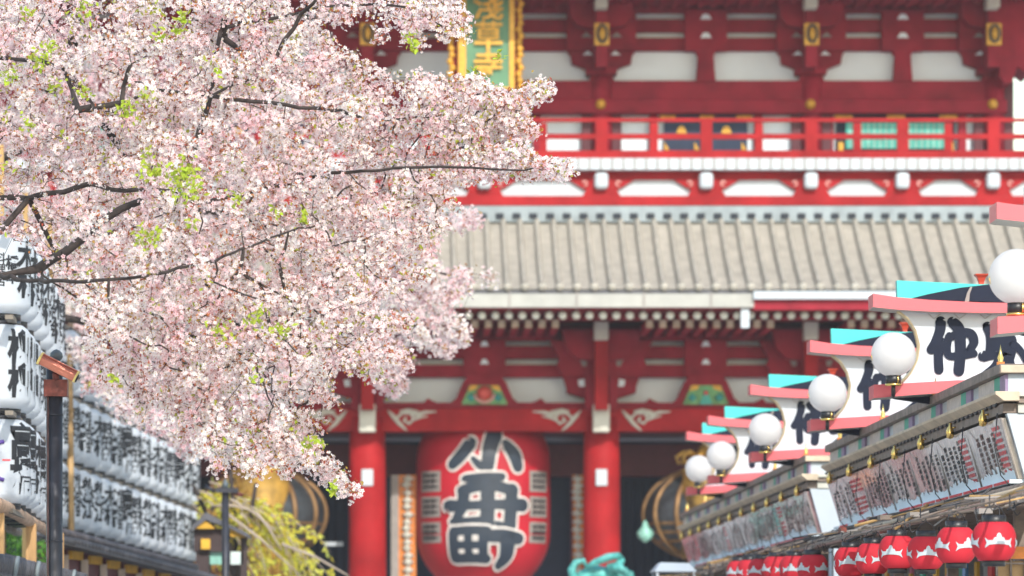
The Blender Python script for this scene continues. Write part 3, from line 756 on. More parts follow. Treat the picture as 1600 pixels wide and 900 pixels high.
# pink dust, sliding lattice behind the nearest lantern
t = thing('lattice_screen', 'wooden lattice screen behind the nearest red lantern, bottom right corner', 'screen', (5.5, 36.2, 0))
mb = MB(); mb.box(4.95, 6.6, 36.05, 36.12, 0, 2.30, mat('warm paper', (.5, .33, .16), .7)); mb.build('paper', t)
mb = MB()
for k in range(14): mb.box(4.93+k*.115, 4.945+k*.115, 36.0, 36.04, 0, 2.32, wood)
for k in range(16): mb.box(4.93, 6.6, 35.99, 36.0, .1+k*.145, .115+k*.145, wood)
mb.box(4.9, 6.6, 35.97, 36.05, 2.32, 2.42, orange); mb.build('lattice', t)
# free-standing white wooden frame at the gap between the shops
t = thing('display_stand', 'white painted wooden stand in the gap between the two shops', 'stand', P(1306, 0, 53)[:2]+(0,))
for u0, u1, v0, v1, nm in ((1296, 1300, 838, 900, 'upright'), (1311, 1315, 838, 900, 'upright'), (1296, 1315, 834, 848, 'head_rail')):
    mb = MB(); a = P(u0, v0, 52.6); b = P(u1, v1, 52.6); mb.box(a[0], b[0], 52.6, 52.68, 0 if nm == 'upright' else b[2], a[2]-(.02 if nm == 'upright' else 0), whitep); mb.build(nm, t)

# -------- sign boards over the shops
PXm = 40.9/F
def sx(u): return (u-620)*PXm
def sz(v): return 1.6+(VC-v)*PXm
ZH = [([(.22, .97), (.21, .80), (.12, .58), (.05, .45)], [.15, .14, .12, .13]),
      ([(.22, .60), (.18, .35), (.19, .07)], [.12, .12, .12]),
      ([(.44, .96), (.56, .82), (.59, .45), (.56, .05)], [.15, .17, .15, .15]),
      ([(.38, .70), (.34, .52), (.37, .34), (.56, .33), (.80, .37)], [.10, .10, .09, .10, .10]),
      ([(.38, .66), (.58, .76), (.78, .74), (.84, .58), (.76, .45)], [.09, .11, .13, .12, .09]), ([(.76, .45), (.84, .37)], .09)]
MI = [([(.15, .97), (.22, .80), (.21, .55), (.18, .45)], [.14, .15, .13, .13]), ([(.08, .42), (.3, .44), (.5, .46)], [.16, .09, .09]),
      ([(.24, .74), (.45, .80), (.6, .74), (.6, .52), (.56, .36)], [.09, .1, .12, .12, .12]),
      ([(.26, .66), (.55, .69)], .05), ([(.26, .56), (.55, .59)], .05),
      ([(.40, .42), (.30, .22), (.08, .05)], [.14, .13, .10]), ([(.52, .42), (.55, .20), (.50, .06)], [.16, .18, .15]), ([(.62, .66), (.78, .5), (.92, .2)], [.10, .08, .03])]
SE = [([(.03, .60), (.5, .62), (.95, .60)], .12), ([(.25, .86), (.26, .5), (.27, .16)], .13), ([(.27, .14), (.6, .12), (.9, .16)], .12),
      ([(.5, .92), (.5, .6), (.5, .38)], .13), ([(.73, .88), (.73, .6), (.73, .38)], .12), ([(.5, .38), (.73, .38)], .09)]
def make_sign():
    s = thing('shop_street_sign', '', 'sign', (4.42, 40.9, 0), 'white shop street signs with salmon bars above the cornice')
    def mir(u): return 2*1600-u+0
    left = [(1404, 484), (1420, 497), (1432, 516), (1438, 540), (1435, 563), (1425, 583), (1410, 600)]
    right = [(2*1610-u, v) for u, v in left[::-1]]
    mb = MB(); mb.prism([(sx(u), sz(v)) for u, v in left+right], 40.9, .14, signw); mb.build('board', s)
    for sd in (0, 1):
        mb = MB(); pts = left if sd == 0 else right
        mb.tube([(sx(u), 40.94, sz(v)) for u, v in pts], .030, mat('champagne gold rim', (.75, .60, .38), .3, metal=.7), 8); mb.build('gold_rim', s)
    def bar(pts, name):
        mb = MB(); R_ = [(2*1610-u, v) for u, v in pts[::-1]]
        mb.prism([(sx(u), sz(v)) for u, v in pts+R_], 40.72, .42, pink); mb.build(name, s, bevel=.006)
    # curved outline: upper edge then lower edge, mirrored as a whole
    up = [(1361, 461), (1400, 467), (1450, 471), (1530, 475), (1610, 476)]; lo = [(1361, 482), (1400, 486), (1450, 489), (1530, 491), (1610, 491)]
    def bar2(up, lo, name):
        U = up+[(3220-u, v) for u, v in up[-2::-1]]; Lw = lo+[(3220-u, v) for u, v in lo[-2::-1]]
        mb = MB(); n = len(U)
        vs = [(sx(u), y, sz(v)) for y in (40.72, 41.14) for u, v in U+Lw[::-1]]; m = 2*n
        for i in range(n-1):
            a, b, c, d = i, i+1, m-2-i, m-1-i
            for q in ((d, c, b, a), (a+m, b+m, c+m, d+m)): mb.add([vs[k] for k in q], [(0, 1, 2, 3)], pink)
            mb.add([vs[k] for k in (a, b, b+m, a+m)], [(0, 1, 2, 3)], pink); mb.add([vs[k] for k in (d+m, c+m, c, d)], [(0, 1, 2, 3)], cream)
        mb.add([vs[k] for k in (0, m, 2*m-1, m-1)], [(0, 1, 2, 3)], pink); mb.add([vs[k] for k in (n-1, n, n+m, n-1+m)], [(0, 1, 2, 3)], pink)
        mb.build(name, s)
    bar2(up, lo, 'top_bar')
    bar2([(1362, 603), (1420, 600), (1490, 596), (1610, 594)], [(1362, 624), (1420, 619), (1490, 614), (1610, 611)], 'bottom_bar')
    mb = MB(); mb.prism([(sx(u), sz(v)) for u, v in ((1403, 437), (1404, 470), (1440, 473), (1610, 475), (1780, 473), (1816, 470), (1817, 437), (1690, 443), (1530, 443))], 40.98, .12, teal); mb.build('turquoise_roof', s)
    mb = MB(); mb.prism([(sx(u), sz(v)) for u, v in ((1418, 468), (1450, 460), (1500, 450), (1552, 444), (1668, 444), (1720, 450), (1770, 460), (1802, 468), (1610, 474))], 40.86, .11, navy); mb.build('navy_gable', s)
    mb = MB(); mb.prism([(sx(u), sz(v)) for u, v in ((1506, 472), (1510, 458), (1515, 449), (1518, 449), (1514, 460), (1513, 472))], 40.84, .02, greyt); mb.build('seam', s)
    mb = MB(); mb.prism([(sx(u), sz(v)) for u, v in ((1398, 622), (1520, 613), (1700, 613), (1822, 622), (1700, 640), (1520, 640))], 40.98, .1, navy); mb.build('under_board', s)
    mb = MB(); mb.lathe([(.02, 0), (.03, .03), (.035, .07), (.055, .11), (.085, .135), (.088, .145), (.001, .15)], (sx(1542), 41.3, sz(447)), mat('red lacquer', (.55, .06, .03), .35), 4, smooth=False, a0=PI/4)
    mb.build('red_finial', s)
    S_ = 84*PXm
    for st, u0, v1 in ((ZH, 1451, 584), (MI, 1530, 592), (SE, 1612, 584)):
        cs = MB(); cs.strokes(st, lambda a, b, d, u0=u0, v1=v1: (sx(u0)+a*S_, 40.9+d, sz(v1)+b*S_), navy, y=-.012, grow=.026); cs.build('character', s)
    mb = MB()
    for k in range(9):
        u = 1450+k*40; mb.tube([(sx(u), 40.89, sz(490)), (sx(u+9), 40.885, sz(498)), (sx(u+20), 40.89, sz(490))], .0025, greyt, 4)
    mb.build('wire_loops', s)
    return s
SIGNY = [32.5, 40.9, 47.1, 55.0, 62.4, 67.0]
labs = ['nearest white sign with salmon bars, cut off by the right edge above the first globe',
        'white sign with bold navy characters rising over the cornice corner of the nearer shop',
        'white sign with navy characters directly left of the biggest fully visible sign',
        'white sign with navy characters where the nearer shop ends and the farther one starts',
        'small white sign over the farther shop, second from the far end of the sign row',
        'smallest and farthest white sign, nearest to the gate']
sg = make_sign(); sg['label'] = labs[1]
for i, y in enumerate(SIGNY):
    if i != 1: dup(sg, (4.42, y, 0), labs[i])
# globes
gl = thing('globe_lamp', 'white globe lamp in front of the most legible navy and white sign', 'lamp', (4.594, 40.5, 4.01), 'white globe lamps beside the signs')
mb = MB(); mb.lathe([(.207*math.sin(PI*i/24)+(.0005 if i in (0, 24) else 0), -.207*math.cos(PI*i/24)) for i in range(25)], (4.594, 40.5, 4.30), globem, 40); mb.build('globe', gl)
mb = MB(); mb.lathe([(.07, -.27), (.07, -.19)], (4.594, 40.5, 4.30), blackm, 20); mb.lathe([(.078, -.29), (.078, -.27)], (4.594, 40.5, 4.30), brassy, 20)
mb.tube([(4.63, 40.425, 4.03), (4.63, 40.425, 4.10)], .008, brassy, 6); mb.build('socket', gl)
mb = MB(); mb.tube([(4.594-.205+.01*abs(k)*.4, 40.47, 4.28+k*.012) for k in range(-3, 4)], .007, brassy, 6); mb.build('brass_fitting', gl)
mb = MB(); mb.tube([(4.594, 40.5, 4.03), (4.594, 40.5, 3.93), (4.62, 40.76, 3.93)], .02, blackm, 8); mb.build('arm', gl)
gl['label'] = 'white globe lamp beside the big sign with bold navy characters'
gll = ['largest white globe lamp, cut by the right edge of the photo', None, 'third globe lamp from the right, mid-size, in front of a half hidden navy character',
       'fourth white globe lamp from the right, above the far end of the nearer shop', 'second globe lamp from the far end, overlapping the last one', 'smallest and farthest white globe lamp, in front of the gilt bronze lantern']
for i, y in enumerate(SIGNY):
    if i != 1: dup(gl, (4.594, y-(.4 if i else .05), 4.01+(.04 if i == 0 else 0)), gll[i])

# -------- red paper lanterns
def red_lantern():
    t = thing('red_paper_lantern', '', 'lantern', (0, 0, 0), 'red paper lanterns hung under the shop awnings')
    Rr, Hh = .158, .135
    def rr(z): return Rr*(max(0, 1-abs(z/ (Hh*1.22))**2.6))**.5
    mb = MB(); pr = []
    for i in range(37):
        z = -Hh+2*Hh*i/36; pr.append((rr(z)-(.0042 if i % 2 else 0), z))
    mb.lathe(pr, (0, 0, 0), redpaper, 40); bd = mb.build('paper_body', t)
    em = [(-1, -.42), (-.86, 0), (-1, .42), (-.75, .2), (-.42, .2), (-.34, .42), (-.2, .44), (-.12, .72), (0, .8), (.12, .72), (.2, .44), (.34, .42), (.42, .2), (.75, .2), (1, .42), (.86, 0), (1, -.42), (.7, -.18), (.35, -.12), (0, -.1), (-.35, -.12), (-.7, -.18)]
    for q in range(4):
        bm = bmesh.new(); vv = [bm.verts.new((a*.102, b*.088-.012, 0)) for a, b in em]; f = bm.faces.new(vv); bmesh.ops.triangulate(bm, faces=[f])
        for ax in (0, 1):
            for k in range(-9, 10):
                bmesh.ops.bisect_plane(bm, geom=bm.verts[:]+bm.edges[:]+bm.faces[:], plane_co=(k*.0101+.001,)*3, plane_no=((1, 0, 0), (0, 1, 0))[ax])
        bm.verts.index_update()
        def fn(a, b):
            th = a/Rr+q*PI/2+.35; r_ = rr(b)+.0025; return (r_*math.sin(th), -r_*math.cos(th), b)
        mb = MB(); mb.add([fn(v.co.x, v.co.y) for v in bm.verts], [[v.index for v in f.verts] for f in bm.faces], whitep); bm.free()
        mb.build('white_emblem', bd)
    mb = MB(); mb.lathe([(.082, Hh-.01), (.085, Hh), (.085, Hh+.05), (.07, Hh+.05), (.07, Hh-.0)], (0, 0, 0), blackm, 28); mb.build('top_cap', t)
    mb = MB(); mb.lathe([(.07, -Hh-.04), (.08, -Hh-.04), (.082, -Hh+.01), (.07, -Hh+.01)], (0, 0, 0), blackm, 28); mb.build('bottom_cap', t)
    mb = MB(); mb.tube([(-.078, 0, Hh+.04), (-.05, 0, Hh+.1), (0, 0, Hh+.125), (.05, 0, Hh+.1), (.078, 0, Hh+.04)], .004, blackm, 5); mb.tube([(0, 0, Hh+.12), (0, 0, Hh+.16)], .004, blackm, 5); mb.build('wire_handle', t)
    return t
rl = red_lantern()
LN = [(1553, 846), (1494, 852), (1447, 864), (1402, 863), (1364, 873), (1329, 878), (1270, 888), (1241, 889), (1213, 889), (1190, 892), (1171, 893), (1155, 894)]
rlab = ['largest red paper lantern, first at the right edge, with clear white emblem', 'second red paper lantern from the right, slightly lower than the largest',
        'third red lantern from the right with one whole emblem facing the camera', 'fourth red lantern from the right, hung a little higher', 'fifth red lantern from the right, under the nearer shop',
        'last red lantern of the nearer group, beside the white wooden frame', 'largest red lantern of the farther group, just left of the white frame', 'second red lantern of the farther group, counting from the white frame',
        'third red lantern of the farther group, counting from the white frame', 'fourth red lantern of the farther group, tiny', 'fifth red lantern of the farther group, tiny and blurred', 'farthest tiny red lantern at the bottom edge, below the farther shop']
for i, (u, v) in enumerate(LN):
    Y = 4.2*F/(u-620); x, _, z = P(u, v, Y)
    rot = [-.25, .15, -.35, .75, .1, -.6, .3, .9, .1, .5, 0, .4][i]
    if i == 0: rl.location = (x, Y, z); rl.rotation_euler = (0, 0, rot); rl['label'] = rlab[0]
    else: dup(rl, (x, Y, z), rlab[i], rot, scale=[1, .98, .95, 1, .98, .98, 1, 1, 1, 1, 1, 1][i])

# ================================================================== LEFT SIDE: white lanterns on racks
def wl_r(t, Rr): return Rr*(1-max(0, abs(t-.5)*2-.76)**2*3.6)
def white_lantern(var):
    t = thing('white_paper_lantern', '', 'lantern', (0, 0, 0), 'white donor lanterns stacked in rows on the left')
    Rr, Hh = .375, .83
    def pt(a, z, e=.004):
        tt = min(max(z/Hh, 0), 1); r_ = wl_r(tt, Rr)+e; th = a; return (r_*math.cos(th), r_*math.sin(th), z)
    mb = MB(); mb.lathe([(wl_r(i/44, Rr)-(.003 if i % 2 else 0), i/44*Hh) for i in range(45)], (0, 0, 0), paper, 40); bd = mb.build('paper_body', t)
    mb = MB(); mb.lathe([(.25, -.055), (.275, -.055), (.275, .012), (.25, .012)], (0, 0, 0), blackm, 24); mb.build('bottom_rim', t)
    mb = MB(); mb.lathe([(.25, Hh-.012), (.275, Hh-.012), (.275, Hh+.045), (.25, Hh+.045)], (0, 0, 0), blackm, 24); mb.build('top_rim', t)
    mb = MB()
    cols = [
        [('柳\n柳', .36, -27, ink, .03), ('桜\n橋', .26, 18, ink, .02)],
        [('船\n江', .31, -14, ink, .035), ('林\n材', .24, -52, ink, .02)],
        [('御\n神\n燈', .20, -8, ink, .03), ('東\n京\n講', .20, -36, ink, .03), ('浅\n草', .2, -66, ink, .02)],
        [('組\n合\n会', .21, -10, ink, .03), ('鉄\n橋\n町', .21, -38, ink, .03), ('中\n川', .2, -66, ink, .02)],
        [('料\n理\n店', .12, -66, ink, .02), ('橋\n本', .15, -46, ink, .03), ('木\n村', .30, -14, ink, .04)],
        [('高\n橋', .37, -22, ink, .045), ('一', .08, -56, redink, .06)]][var]
    for body, sz_, ang, m, bd_ in cols:
        wrap_text(mb, body, sz_, m, lambda a, b, ang=ang: pt(R(ang)+a/Rr, Hh*.5+b), bold=bd_, cuts=.06, spacing=.92)
    if var == 5:
        mb.tube([pt(R(-60)+.34*math.cos(q), Hh*.5+.19*math.sin(q), .0) for q in [PI*.5+k*PI/10 for k in range(11)]], .022, purple, 6)
    mb.build('brush_writing', bd)
    return t
VAR = [white_lantern(v) for v in range(6)]
VUSED = set()
VK = {}
def put_wl(v, loc, lab, rot):
    if v not in VUSED:
        VUSED.add(v); r_ = VAR[v]
        VK[v] = True
        dup.__defaults__[-1][r_.name] = [(c, kids(c)) for c in kids(r_)]
        r_.location = loc; r_.rotation_euler = (0, 0, rot); r_['label'] = lab; return r_
    return dup(VAR[v], loc, lab, rot)
rows_ = ('bottom', 'middle', 'top')
ordn = ['nearest', 'second', 'third', 'fourth', 'fifth', 'sixth', 'seventh', 'eighth', 'ninth', 'tenth', 'eleventh', 'twelfth', 'thirteenth', 'fourteenth', 'fifteenth', 'sixteenth', 'seventeenth', 'eighteenth', 'nineteenth', 'twentieth']
vn = [(5, 5, 5, 0, 0), (0, 0, 0, 0, 1), (2, 2, 4, 4, 4)]
for j in range(3):
    z0 = 3.02+j*.94
    for i in range(7):
        t_ = i/6; v = [[5, 5, 4, 5, 2, 3, 5], [0, 0, 0, 2, 0, 0, 3], [4, 4, 2, 4, 3, 4, 2]][j][i]
        nm = 'farthest' if i == 6 else (ordn[i]+' nearest' if i else 'nearest')
        put_wl(v, (-4.02-.22*t_, 43.6+6.4*t_+(1.0*t_ if j == 2 else 0), z0+(.02*math.sin(i))), 'white brushed lantern left of the copper camera post, %s in the %s row' % (nm, rows_[j]), [-.15, -.05, 0, .04, .0, -.04, .03][i])
for j in range(3):
    for i in range(15):
        t_ = i/14
        if j == 2 and i < 1: continue
        z0 = 3.25-.21*t_+j*.93
        v = [[2, 3, 1, 1, 4, 3, 5, 2, 1, 3, 4, 2, 1, 3, 2][i], [3, 2, 3, 4, 2, 3, 5, 2, 3, 4, 3, 2, 5, 4, 3][i], [0, 1, 3][i % 3]][j]
        nm = 'farthest' if i == 14 else (ordn[i]+' nearest' if i else 'nearest')
        put_wl(v, (-4.80+1.12*t_, 59+14.6*t_, z0), 'white brushed lantern right of the copper camera post, %s in the %s row' % (nm, rows_[j]), -.12+.04*math.sin(i*2.3))
# racks
def rack(a, b, zs, lab, posts, xp):
    t = thing('lantern_rack', lab, 'rack', ((a[0]+b[0])/2, (a[1]+b[1])/2, 0), 'wooden racks that carry the white lanterns')
    for k, (za, zb2) in enumerate(zs):
        mb = MB()
        for dx, h in ((.22, .022), (-.2, .03)):
            mb.add([(a[0]+dx-.04, a[1], za-h), (a[0]+dx+.04, a[1], za-h), (b[0]+dx+.04, b[1], zb2-h), (b[0]+dx-.04, b[1], zb2-h),
                    (a[0]+dx-.04, a[1], za+h), (a[0]+dx+.04, a[1], za+h), (b[0]+dx+.04, b[1], zb2+h), (b[0]+dx-.04, b[1], zb2+h)],
                   [(3, 2, 1, 0), (4, 5, 6, 7), (0, 1, 5, 4), (1, 2, 6, 5), (2, 3, 7, 6), (3, 0, 4, 7)], mat('grey beige batten', (.26, .22, .175), .7, var=.25))
        mb.build('batten', t)
    for (x, y, h) in posts:
        mb = MB(); mb.tube([(x, y, 0), (x+.01, y, h*.5), (x-.01, y, h)], [.05, .048, .042], bamboo, 10)
        for q in range(1, int(h/.6)): mb.lathe([(.050, -.01), (.053, 0), (.050, .01)], (x, y, q*.6), bamboo, 10)
        mb.build('bamboo_pole', t)
rack((-4.02, 42.9), (-4.26, 51.6), [(2.93, 2.93), (3.89, 3.89), (4.83, 4.83), (5.8, 5.8)], 'bamboo and batten rack of the lanterns left of the camera post',
     [(-4.42, 48.9, 7.2), (-4.42, 52.1, 7.0), (-4.65, 44.0, 5.9)], 0)
rack((-4.84, 58.6), (-3.66, 73.9), [(3.17, 2.97), (4.11, 3.9), (5.04, 4.83), (5.98, 5.75)], 'bamboo and batten rack of the lanterns right of the camera post',
     [(-4.42, 55.9, 7.0), (-4.42, 59.3, 5.6), (-4.42, 64.0, 5.6), (-4.45, 69.0, 5.5), (-4.1, 73.6, 5.3)], 0)
# log rail with cedar posts
t = thing('log_rail', 'peeled log laid level on pale cedar posts under the near white lanterns', 'rail', (-3.9, 46, 0))
mb = MB(); mb.tube([(-3.84, 41, 2.97), (-3.86, 44, 2.96), (-3.9, 47, 2.92), (-3.93, 50.5, 2.88)], [.075, .07, .062, .055], mat('peeled log', (.55, .36, .24), .6, var=.25, scale=5), 14); mb.build('log', t)
for y in (46.4, 50.2, 42.6):
    mb = MB(); mb.box(-3.93, -3.82, y-.05, y+.05, 0, 2.9, woodl); mb.build('cedar_post', t, bevel=.008)
# low wall with tile coping at bottom-left
t = thing('tiled_wall', 'low wall with round grey coping tiles behind the cedar posts, bottom left corner', 'wall', (-3.95, 46, 0))
mb = MB(); mb.box(-4.15, -3.85, 41, 52.3, 0, 2.3, plaster); mb.build('wall_body', t)
mb = MB(); y = 41.0
while y < 52.2:
    mb.tube([(-4.3, y+.15, 2.43), (-3.7, y+.15, 2.38)], .09, tiledk, 12); 
    if int(y*2) % 5 == 0: mb.tube([(-3.72, y+.15, 2.385), (-3.69, y+.15, 2.38)], .1, ridge, 12)
    y += .5
mb.box(-4.28, -3.74, 41, 52.3, 2.28, 2.36, tiledk); mb.tube([(-4.0, 41, 2.47), (-4.0, 52.3, 2.47)], .08, tiledk, 10); mb.build('coping_tiles', t)
# small roofed gallery wall under the far lanterns
A = Vector((-4.55, 56.5, 0)); B = Vector((-2.98, 66.9, 0)); D = (B-A)
t = thing('roofed_gallery_wall', 'maroon panelled wall with ochre lintels and a small grey tiled roof below the far lanterns', 'wall', tuple((A+B)/2))
def gp(s_, x, z): q = A+D*s_; return (q.x+x, q.y, z)
def gz_(s_): return 3.10-.36*s_
mb = MB(); n = 50
for i in range(n):
    s0 = i/n; s1 = (i+.55)/n
    mb.tube([gp(s0, -.35, gz_(s0)), gp(s0, .42, gz_(s0)-.15)], .045, tiledk, 8); 
mb.add([gp(0, -.4, gz_(0)), gp(1, -.4, gz_(1)), gp(1, .40, gz_(1)-.17), gp(0, .40, gz_(0)-.17), gp(0, -.4, gz_(0)-.06), gp(1, -.4, gz_(1)-.06), gp(1, .40, gz_(1)-.21), gp(0, .40, gz_(0)-.21)],
       [(0, 3, 2, 1), (4, 5, 6, 7), (3, 7, 6, 2), (0, 4, 7, 3), (0, 1, 5, 4)], tiledk)
mb.tube([gp(s_, -.1, gz_(s_)+.06) for s_ in (0, .5, 1)], .06, mat('old ridge tile', (.16, .14, .15), .6, var=.3), 10)
mb.build('tiled_roof', t)
mb = MB(); 
mb.add([gp(0, .05, 0), gp(1, .05, 0), gp(1, .05, 2.57), gp(0, .05, 2.94), gp(0, -.2, 0), gp(1, -.2, 0), gp(1, -.2, 2.57), gp(0, -.2, 2.94)], [(0, 1, 2, 3), (7, 6, 5, 4), (0, 3, 7, 4), (1, 5, 6, 2)], maroon); mb.build('panel_wall', t)
n = 9
for i in range(n):
    s0 = i/n; s1 = (i+.62)/n; s2 = (i+.72)/n; s3 = (i+.92)/n
    for (a, b, x, z0_, z1_, m, nm) in ((s0, s1, .09, 2.79, 2.90, yellowp, 'ochre_lintel'), (s1+.004, s2, .12, 0, 2.90, maroon, 'post')):
        mb = MB(); zz = gz_(a)-3.10
        mb.add([gp(a, x, z0_+zz), gp(b, x, z0_+zz), gp(b, x, z1_+zz), gp(a, x, z1_+zz), gp(a, 0, z0_+zz), gp(b, 0, z0_+zz), gp(b, 0, z1_+zz), gp(a, 0, z1_+zz)], [(0, 1, 2, 3), (0, 3, 7, 4), (1, 5, 6, 2), (0, 4, 5, 1), (3, 2, 6, 7)], m); mb.build(nm, t)
    for a in (s1,):
        mb = MB(); q = gp(a, 0, 0); zz = gz_(a)-3.10
        mb.box(q[0]+.06, q[0]+.15, q[1]-.05, q[1]+.05, 2.60+zz, 2.82+zz, mat('pale bracket wood', (.55, .45, .38), .7)); mb.build('bracket_end', t)
# camera post
pX, pY = P(85, 0, 37)[0], 37
t = thing('camera_post', 'dark steel post with ball finial carrying a copper camera housing', 'post', (pX, pY, 0))
z_ = lambda v: P(0, v, 37)[2]
mb = MB(); mb.tube([(pX, pY, 0), (pX, pY, z_(575))], .070, steel, 20)
for v in (620+28, 846): mb.lathe([(.071, -.008), (.075, 0), (.071, .008)], (pX, pY, z_(v)), steel, 20)
mb.build('pole', t)
mb = MB(); mb.lathe([(.066, 0), (.066, .035), (.055, .05), (.035, .058), (.033, .068), (.045, .078), (.056, .10), (.052, .13), (.03, .152), (.012, .16), (.001, .165)], (P(88, 0, 37)[0], pY, z_(576)), slate, 20); mb.build('ball_finial', t)
mb = MB(); mb.tube([(pX-.05, pY-.07, 0), (pX-.05, pY-.07, z_(600))], .010, mat('dull brown conduit', (.10, .05, .045), .6), 8); mb.build('conduit', t)
mb = MB(); cx_, cz_ = P(90, 0, 36.8)[0], z_(577)
an = R(-27)
def cm(a, y, b): return (cx_+a*math.cos(an)-b*math.sin(an), 36.83+y, cz_+a*math.sin(an)+b*math.cos(an))
cs_ = [(-.07, -.045), (-.075, .01), (-.05, .05), (.05, .06), (.075, .01), (.07, -.045)]
def seg(mb, a0, a1, g, m):
    n = len(cs_); vs = [cm(a, y*g, b*g) for a in (a0, a1) for y, b in cs_]
    mb.add(vs, [tuple(range(n)), tuple(range(2*n-1, n-1, -1))]+[(i, i+n, (i+1) % n+n, (i+1) % n) for i in range(n)], m)
seg(mb, -.155, .165, 1.0, copper)
for b in (-.02, .02, .05): mb.tube([cm(-.155, -.074+abs(b)*.3, b), cm(.165, -.074+abs(b)*.3, b)], .006, copper, 6)
hs = mb.build('camera_housing', t, bevel=.004)
mb = MB(); seg(mb, -.175, -.155, 1.12, mat('pale gold trim', (.85, .68, .25), .4, metal=.3)); seg(mb, .165, .18, 1.06, mat('pale gold trim', (1, 1, 1))); mb.build('gold_trim', hs)
mb = MB(); mb.tube([cm(.17, -.01, -.005), cm(.19, -.01, -.005)], .035, blackm, 16); mb.build('lens', hs)
mb = MB(); mb.box(pX-.082, pX+.115, pY-.10, pY+.07, z_(620), z_(594), rust); mb.tube([(pX+.02, pY-.05, z_(598)), (pX+.02, pY-.12, z_(585))], .03, rust, 8); mb.build('mounting_bracket', t)
# far dark lamp post with cross arms
lx_, ly_ = P(352, 0, 66)[0], 66
t = thing('dark_lamp_post', 'thin black post with a small crossbar in front of the yellow green twigs', 'post', (lx_, ly_, 0))
zz = lambda v: P(0, v, 66)[2]
mb = MB(); mb.tube([(lx_, ly_, 0), (lx_, ly_, zz(762))], .055, steel, 12); mb.build('pole', t)
mb = MB(); mb.tube([P(320, 760, 66), P(336, 768, 66)], .03, steel, 8); mb.pbox(337, 762, 372, 770, 65.9, .12, steel); mb.tube([P(360, 769, 66), P(380, 774, 66)], .03, rust, 8); mb.build('crossbar', t)
mb = MB(); mb.lathe([(.05, 0), (.05, .06), (.03, .1), (.001, .14)], (lx_, ly_, zz(762)), slate, 10); mb.build('finial', t)
# wooden roofed lantern tower
ly_ = 68.4
t = thing('wooden_lantern_tower', 'dark wooden roofed lantern house with ochre gable behind the black post', 'shrine', P(335, 0, ly_)[:2]+(0,))
mb = MB(); mb.poly([(322, 800), (300, 822), (302, 828), (322, 812), (360, 826), (388, 840), (388, 833), (350, 815)], ly_-.3, 1.6, tiledk); mb.build('roof', t)
mb = MB(); mb.poly([(320, 812), (304, 826), (336, 826)], ly_-.25, .1, yellowp); mb.poly([(360, 826), (360, 838), (386, 840)], ly_-.2, .1, yellowp); mb.pbox(314, 842, 328, 858, ly_-.2, .1, yellowp); mb.build('ochre_panels', t)
mb = MB(); mb.pbox(303, 826, 350, 862, ly_-.1, 1.2, mat('dark wood', (.05, .03, .03), .7)); mb.pbox(306, 862, 326, 1128, ly_-.05, 1.0, mat('dark wood', (.05, .03, .03))); mb.pbox(376, 840, 386, 1128, ly_, .2, mat('dark wood', (.05, .03, .03))); mb.build('timber_body', t)
mb = MB(); mb.pbox(328, 860, 346, 882, ly_, .06, mint); mb.build('paper_pane', t)
mb = MB(); mb.pbox(360, 862, 380, 882, ly_, .06, mat('pale paper', (.6, .7, .68), .6)); mb.build('paper_pane', t)

# ================================================================== VEGETATION
rng = np.random.default_rng(5)
def in_poly(pts, poly):
    x, y = pts[:, 0], pts[:, 1]; n = len(poly); c = np.zeros(len(pts), bool); j = n-1
    for i in range(n):
        xi, yi = poly[i]; xj, yj = poly[j]
        m = ((yi > y) != (yj > y)) & (x < (xj-xi)*(y-yi)/(yj-yi+1e-9)+xi); c ^= m; j = i
    return c
def uvw(u, v, Y): return np.stack([(u-UC)/F*Y, Y, EYE+(VC-v)/F*Y], -1)

def grow_tree(limbs, att, alpha=0.18):
    """limbs: [(points Nx3, r0, r1, parent index or -1)]; att: attractor points. Returns nodes, parent, radius"""
    nodes = []; par = []; rmin = []
    for pts, r0, r1, pj in limbs:
        # resample with slight wobble
        out = [np.array(pts[0], float)]
        for a, b in zip(pts[:-1], pts[1:]):
            a = np.array(a, float); b = np.array(b, float); k = max(1, int(np.linalg.norm(b-a)/.12))
            for i in range(1, k+1): out.append(a+(b-a)*i/k+(rng.normal(0, .008, 3) if i < k else 0))
        s = len(nodes)
        if pj is not None:
            N = np.array(nodes); d = np.linalg.norm(N-out[0], axis=1); p0 = int(d.argmin())
        else: p0 = -1
        for i, q in enumerate(out):
            nodes.append(q); par.append(p0 if i == 0 else len(nodes)-2); rmin.append(r0+(r1-r0)*i/len(out))
    nodes = np.array(nodes); nl = len(nodes)
    M = len(att); allp = np.vstack([nodes, att]); par += [-1]*M
    plen = np.zeros(nl+M)
    for i in range(nl):
        plen[i] = 0 if par[i] < 0 else plen[par[i]]+0.0
    best = np.full(M, 1e9); bp = np.zeros(M, int)
    for i in range(nl):
        d = np.linalg.norm(att-nodes[i], axis=1)+alpha*plen[i]; m = d < best; best[m] = d[m]; bp[m] = i
    done = np.zeros(M, bool); order = []
    for _ in range(M):
        b = np.where(done, 1e9, best); k = int(b.argmin()); done[k] = True; j = nl+k; par[j] = int(bp[k]); order.append(j)
        plen[j] = plen[bp[k]]+np.linalg.norm(allp[j]-allp[bp[k]])
        d = np.linalg.norm(att-att[k], axis=1)+alpha*plen[j]; m = (d < best) & ~done; best[m] = d[m]; bp[m] = j
    area = np.zeros(nl+M); hasch = np.zeros(nl+M, bool); r = np.zeros(nl+M)
    for j in order[::-1]:
        r[j] = max(.0022, area[j]**(1/2.1)); area[par[j]] += r[j]**2.1
    for j in range(nl-1, -1, -1):
        r[j] = max(rmin[j], 0)
    return allp, np.array(par), r, nl

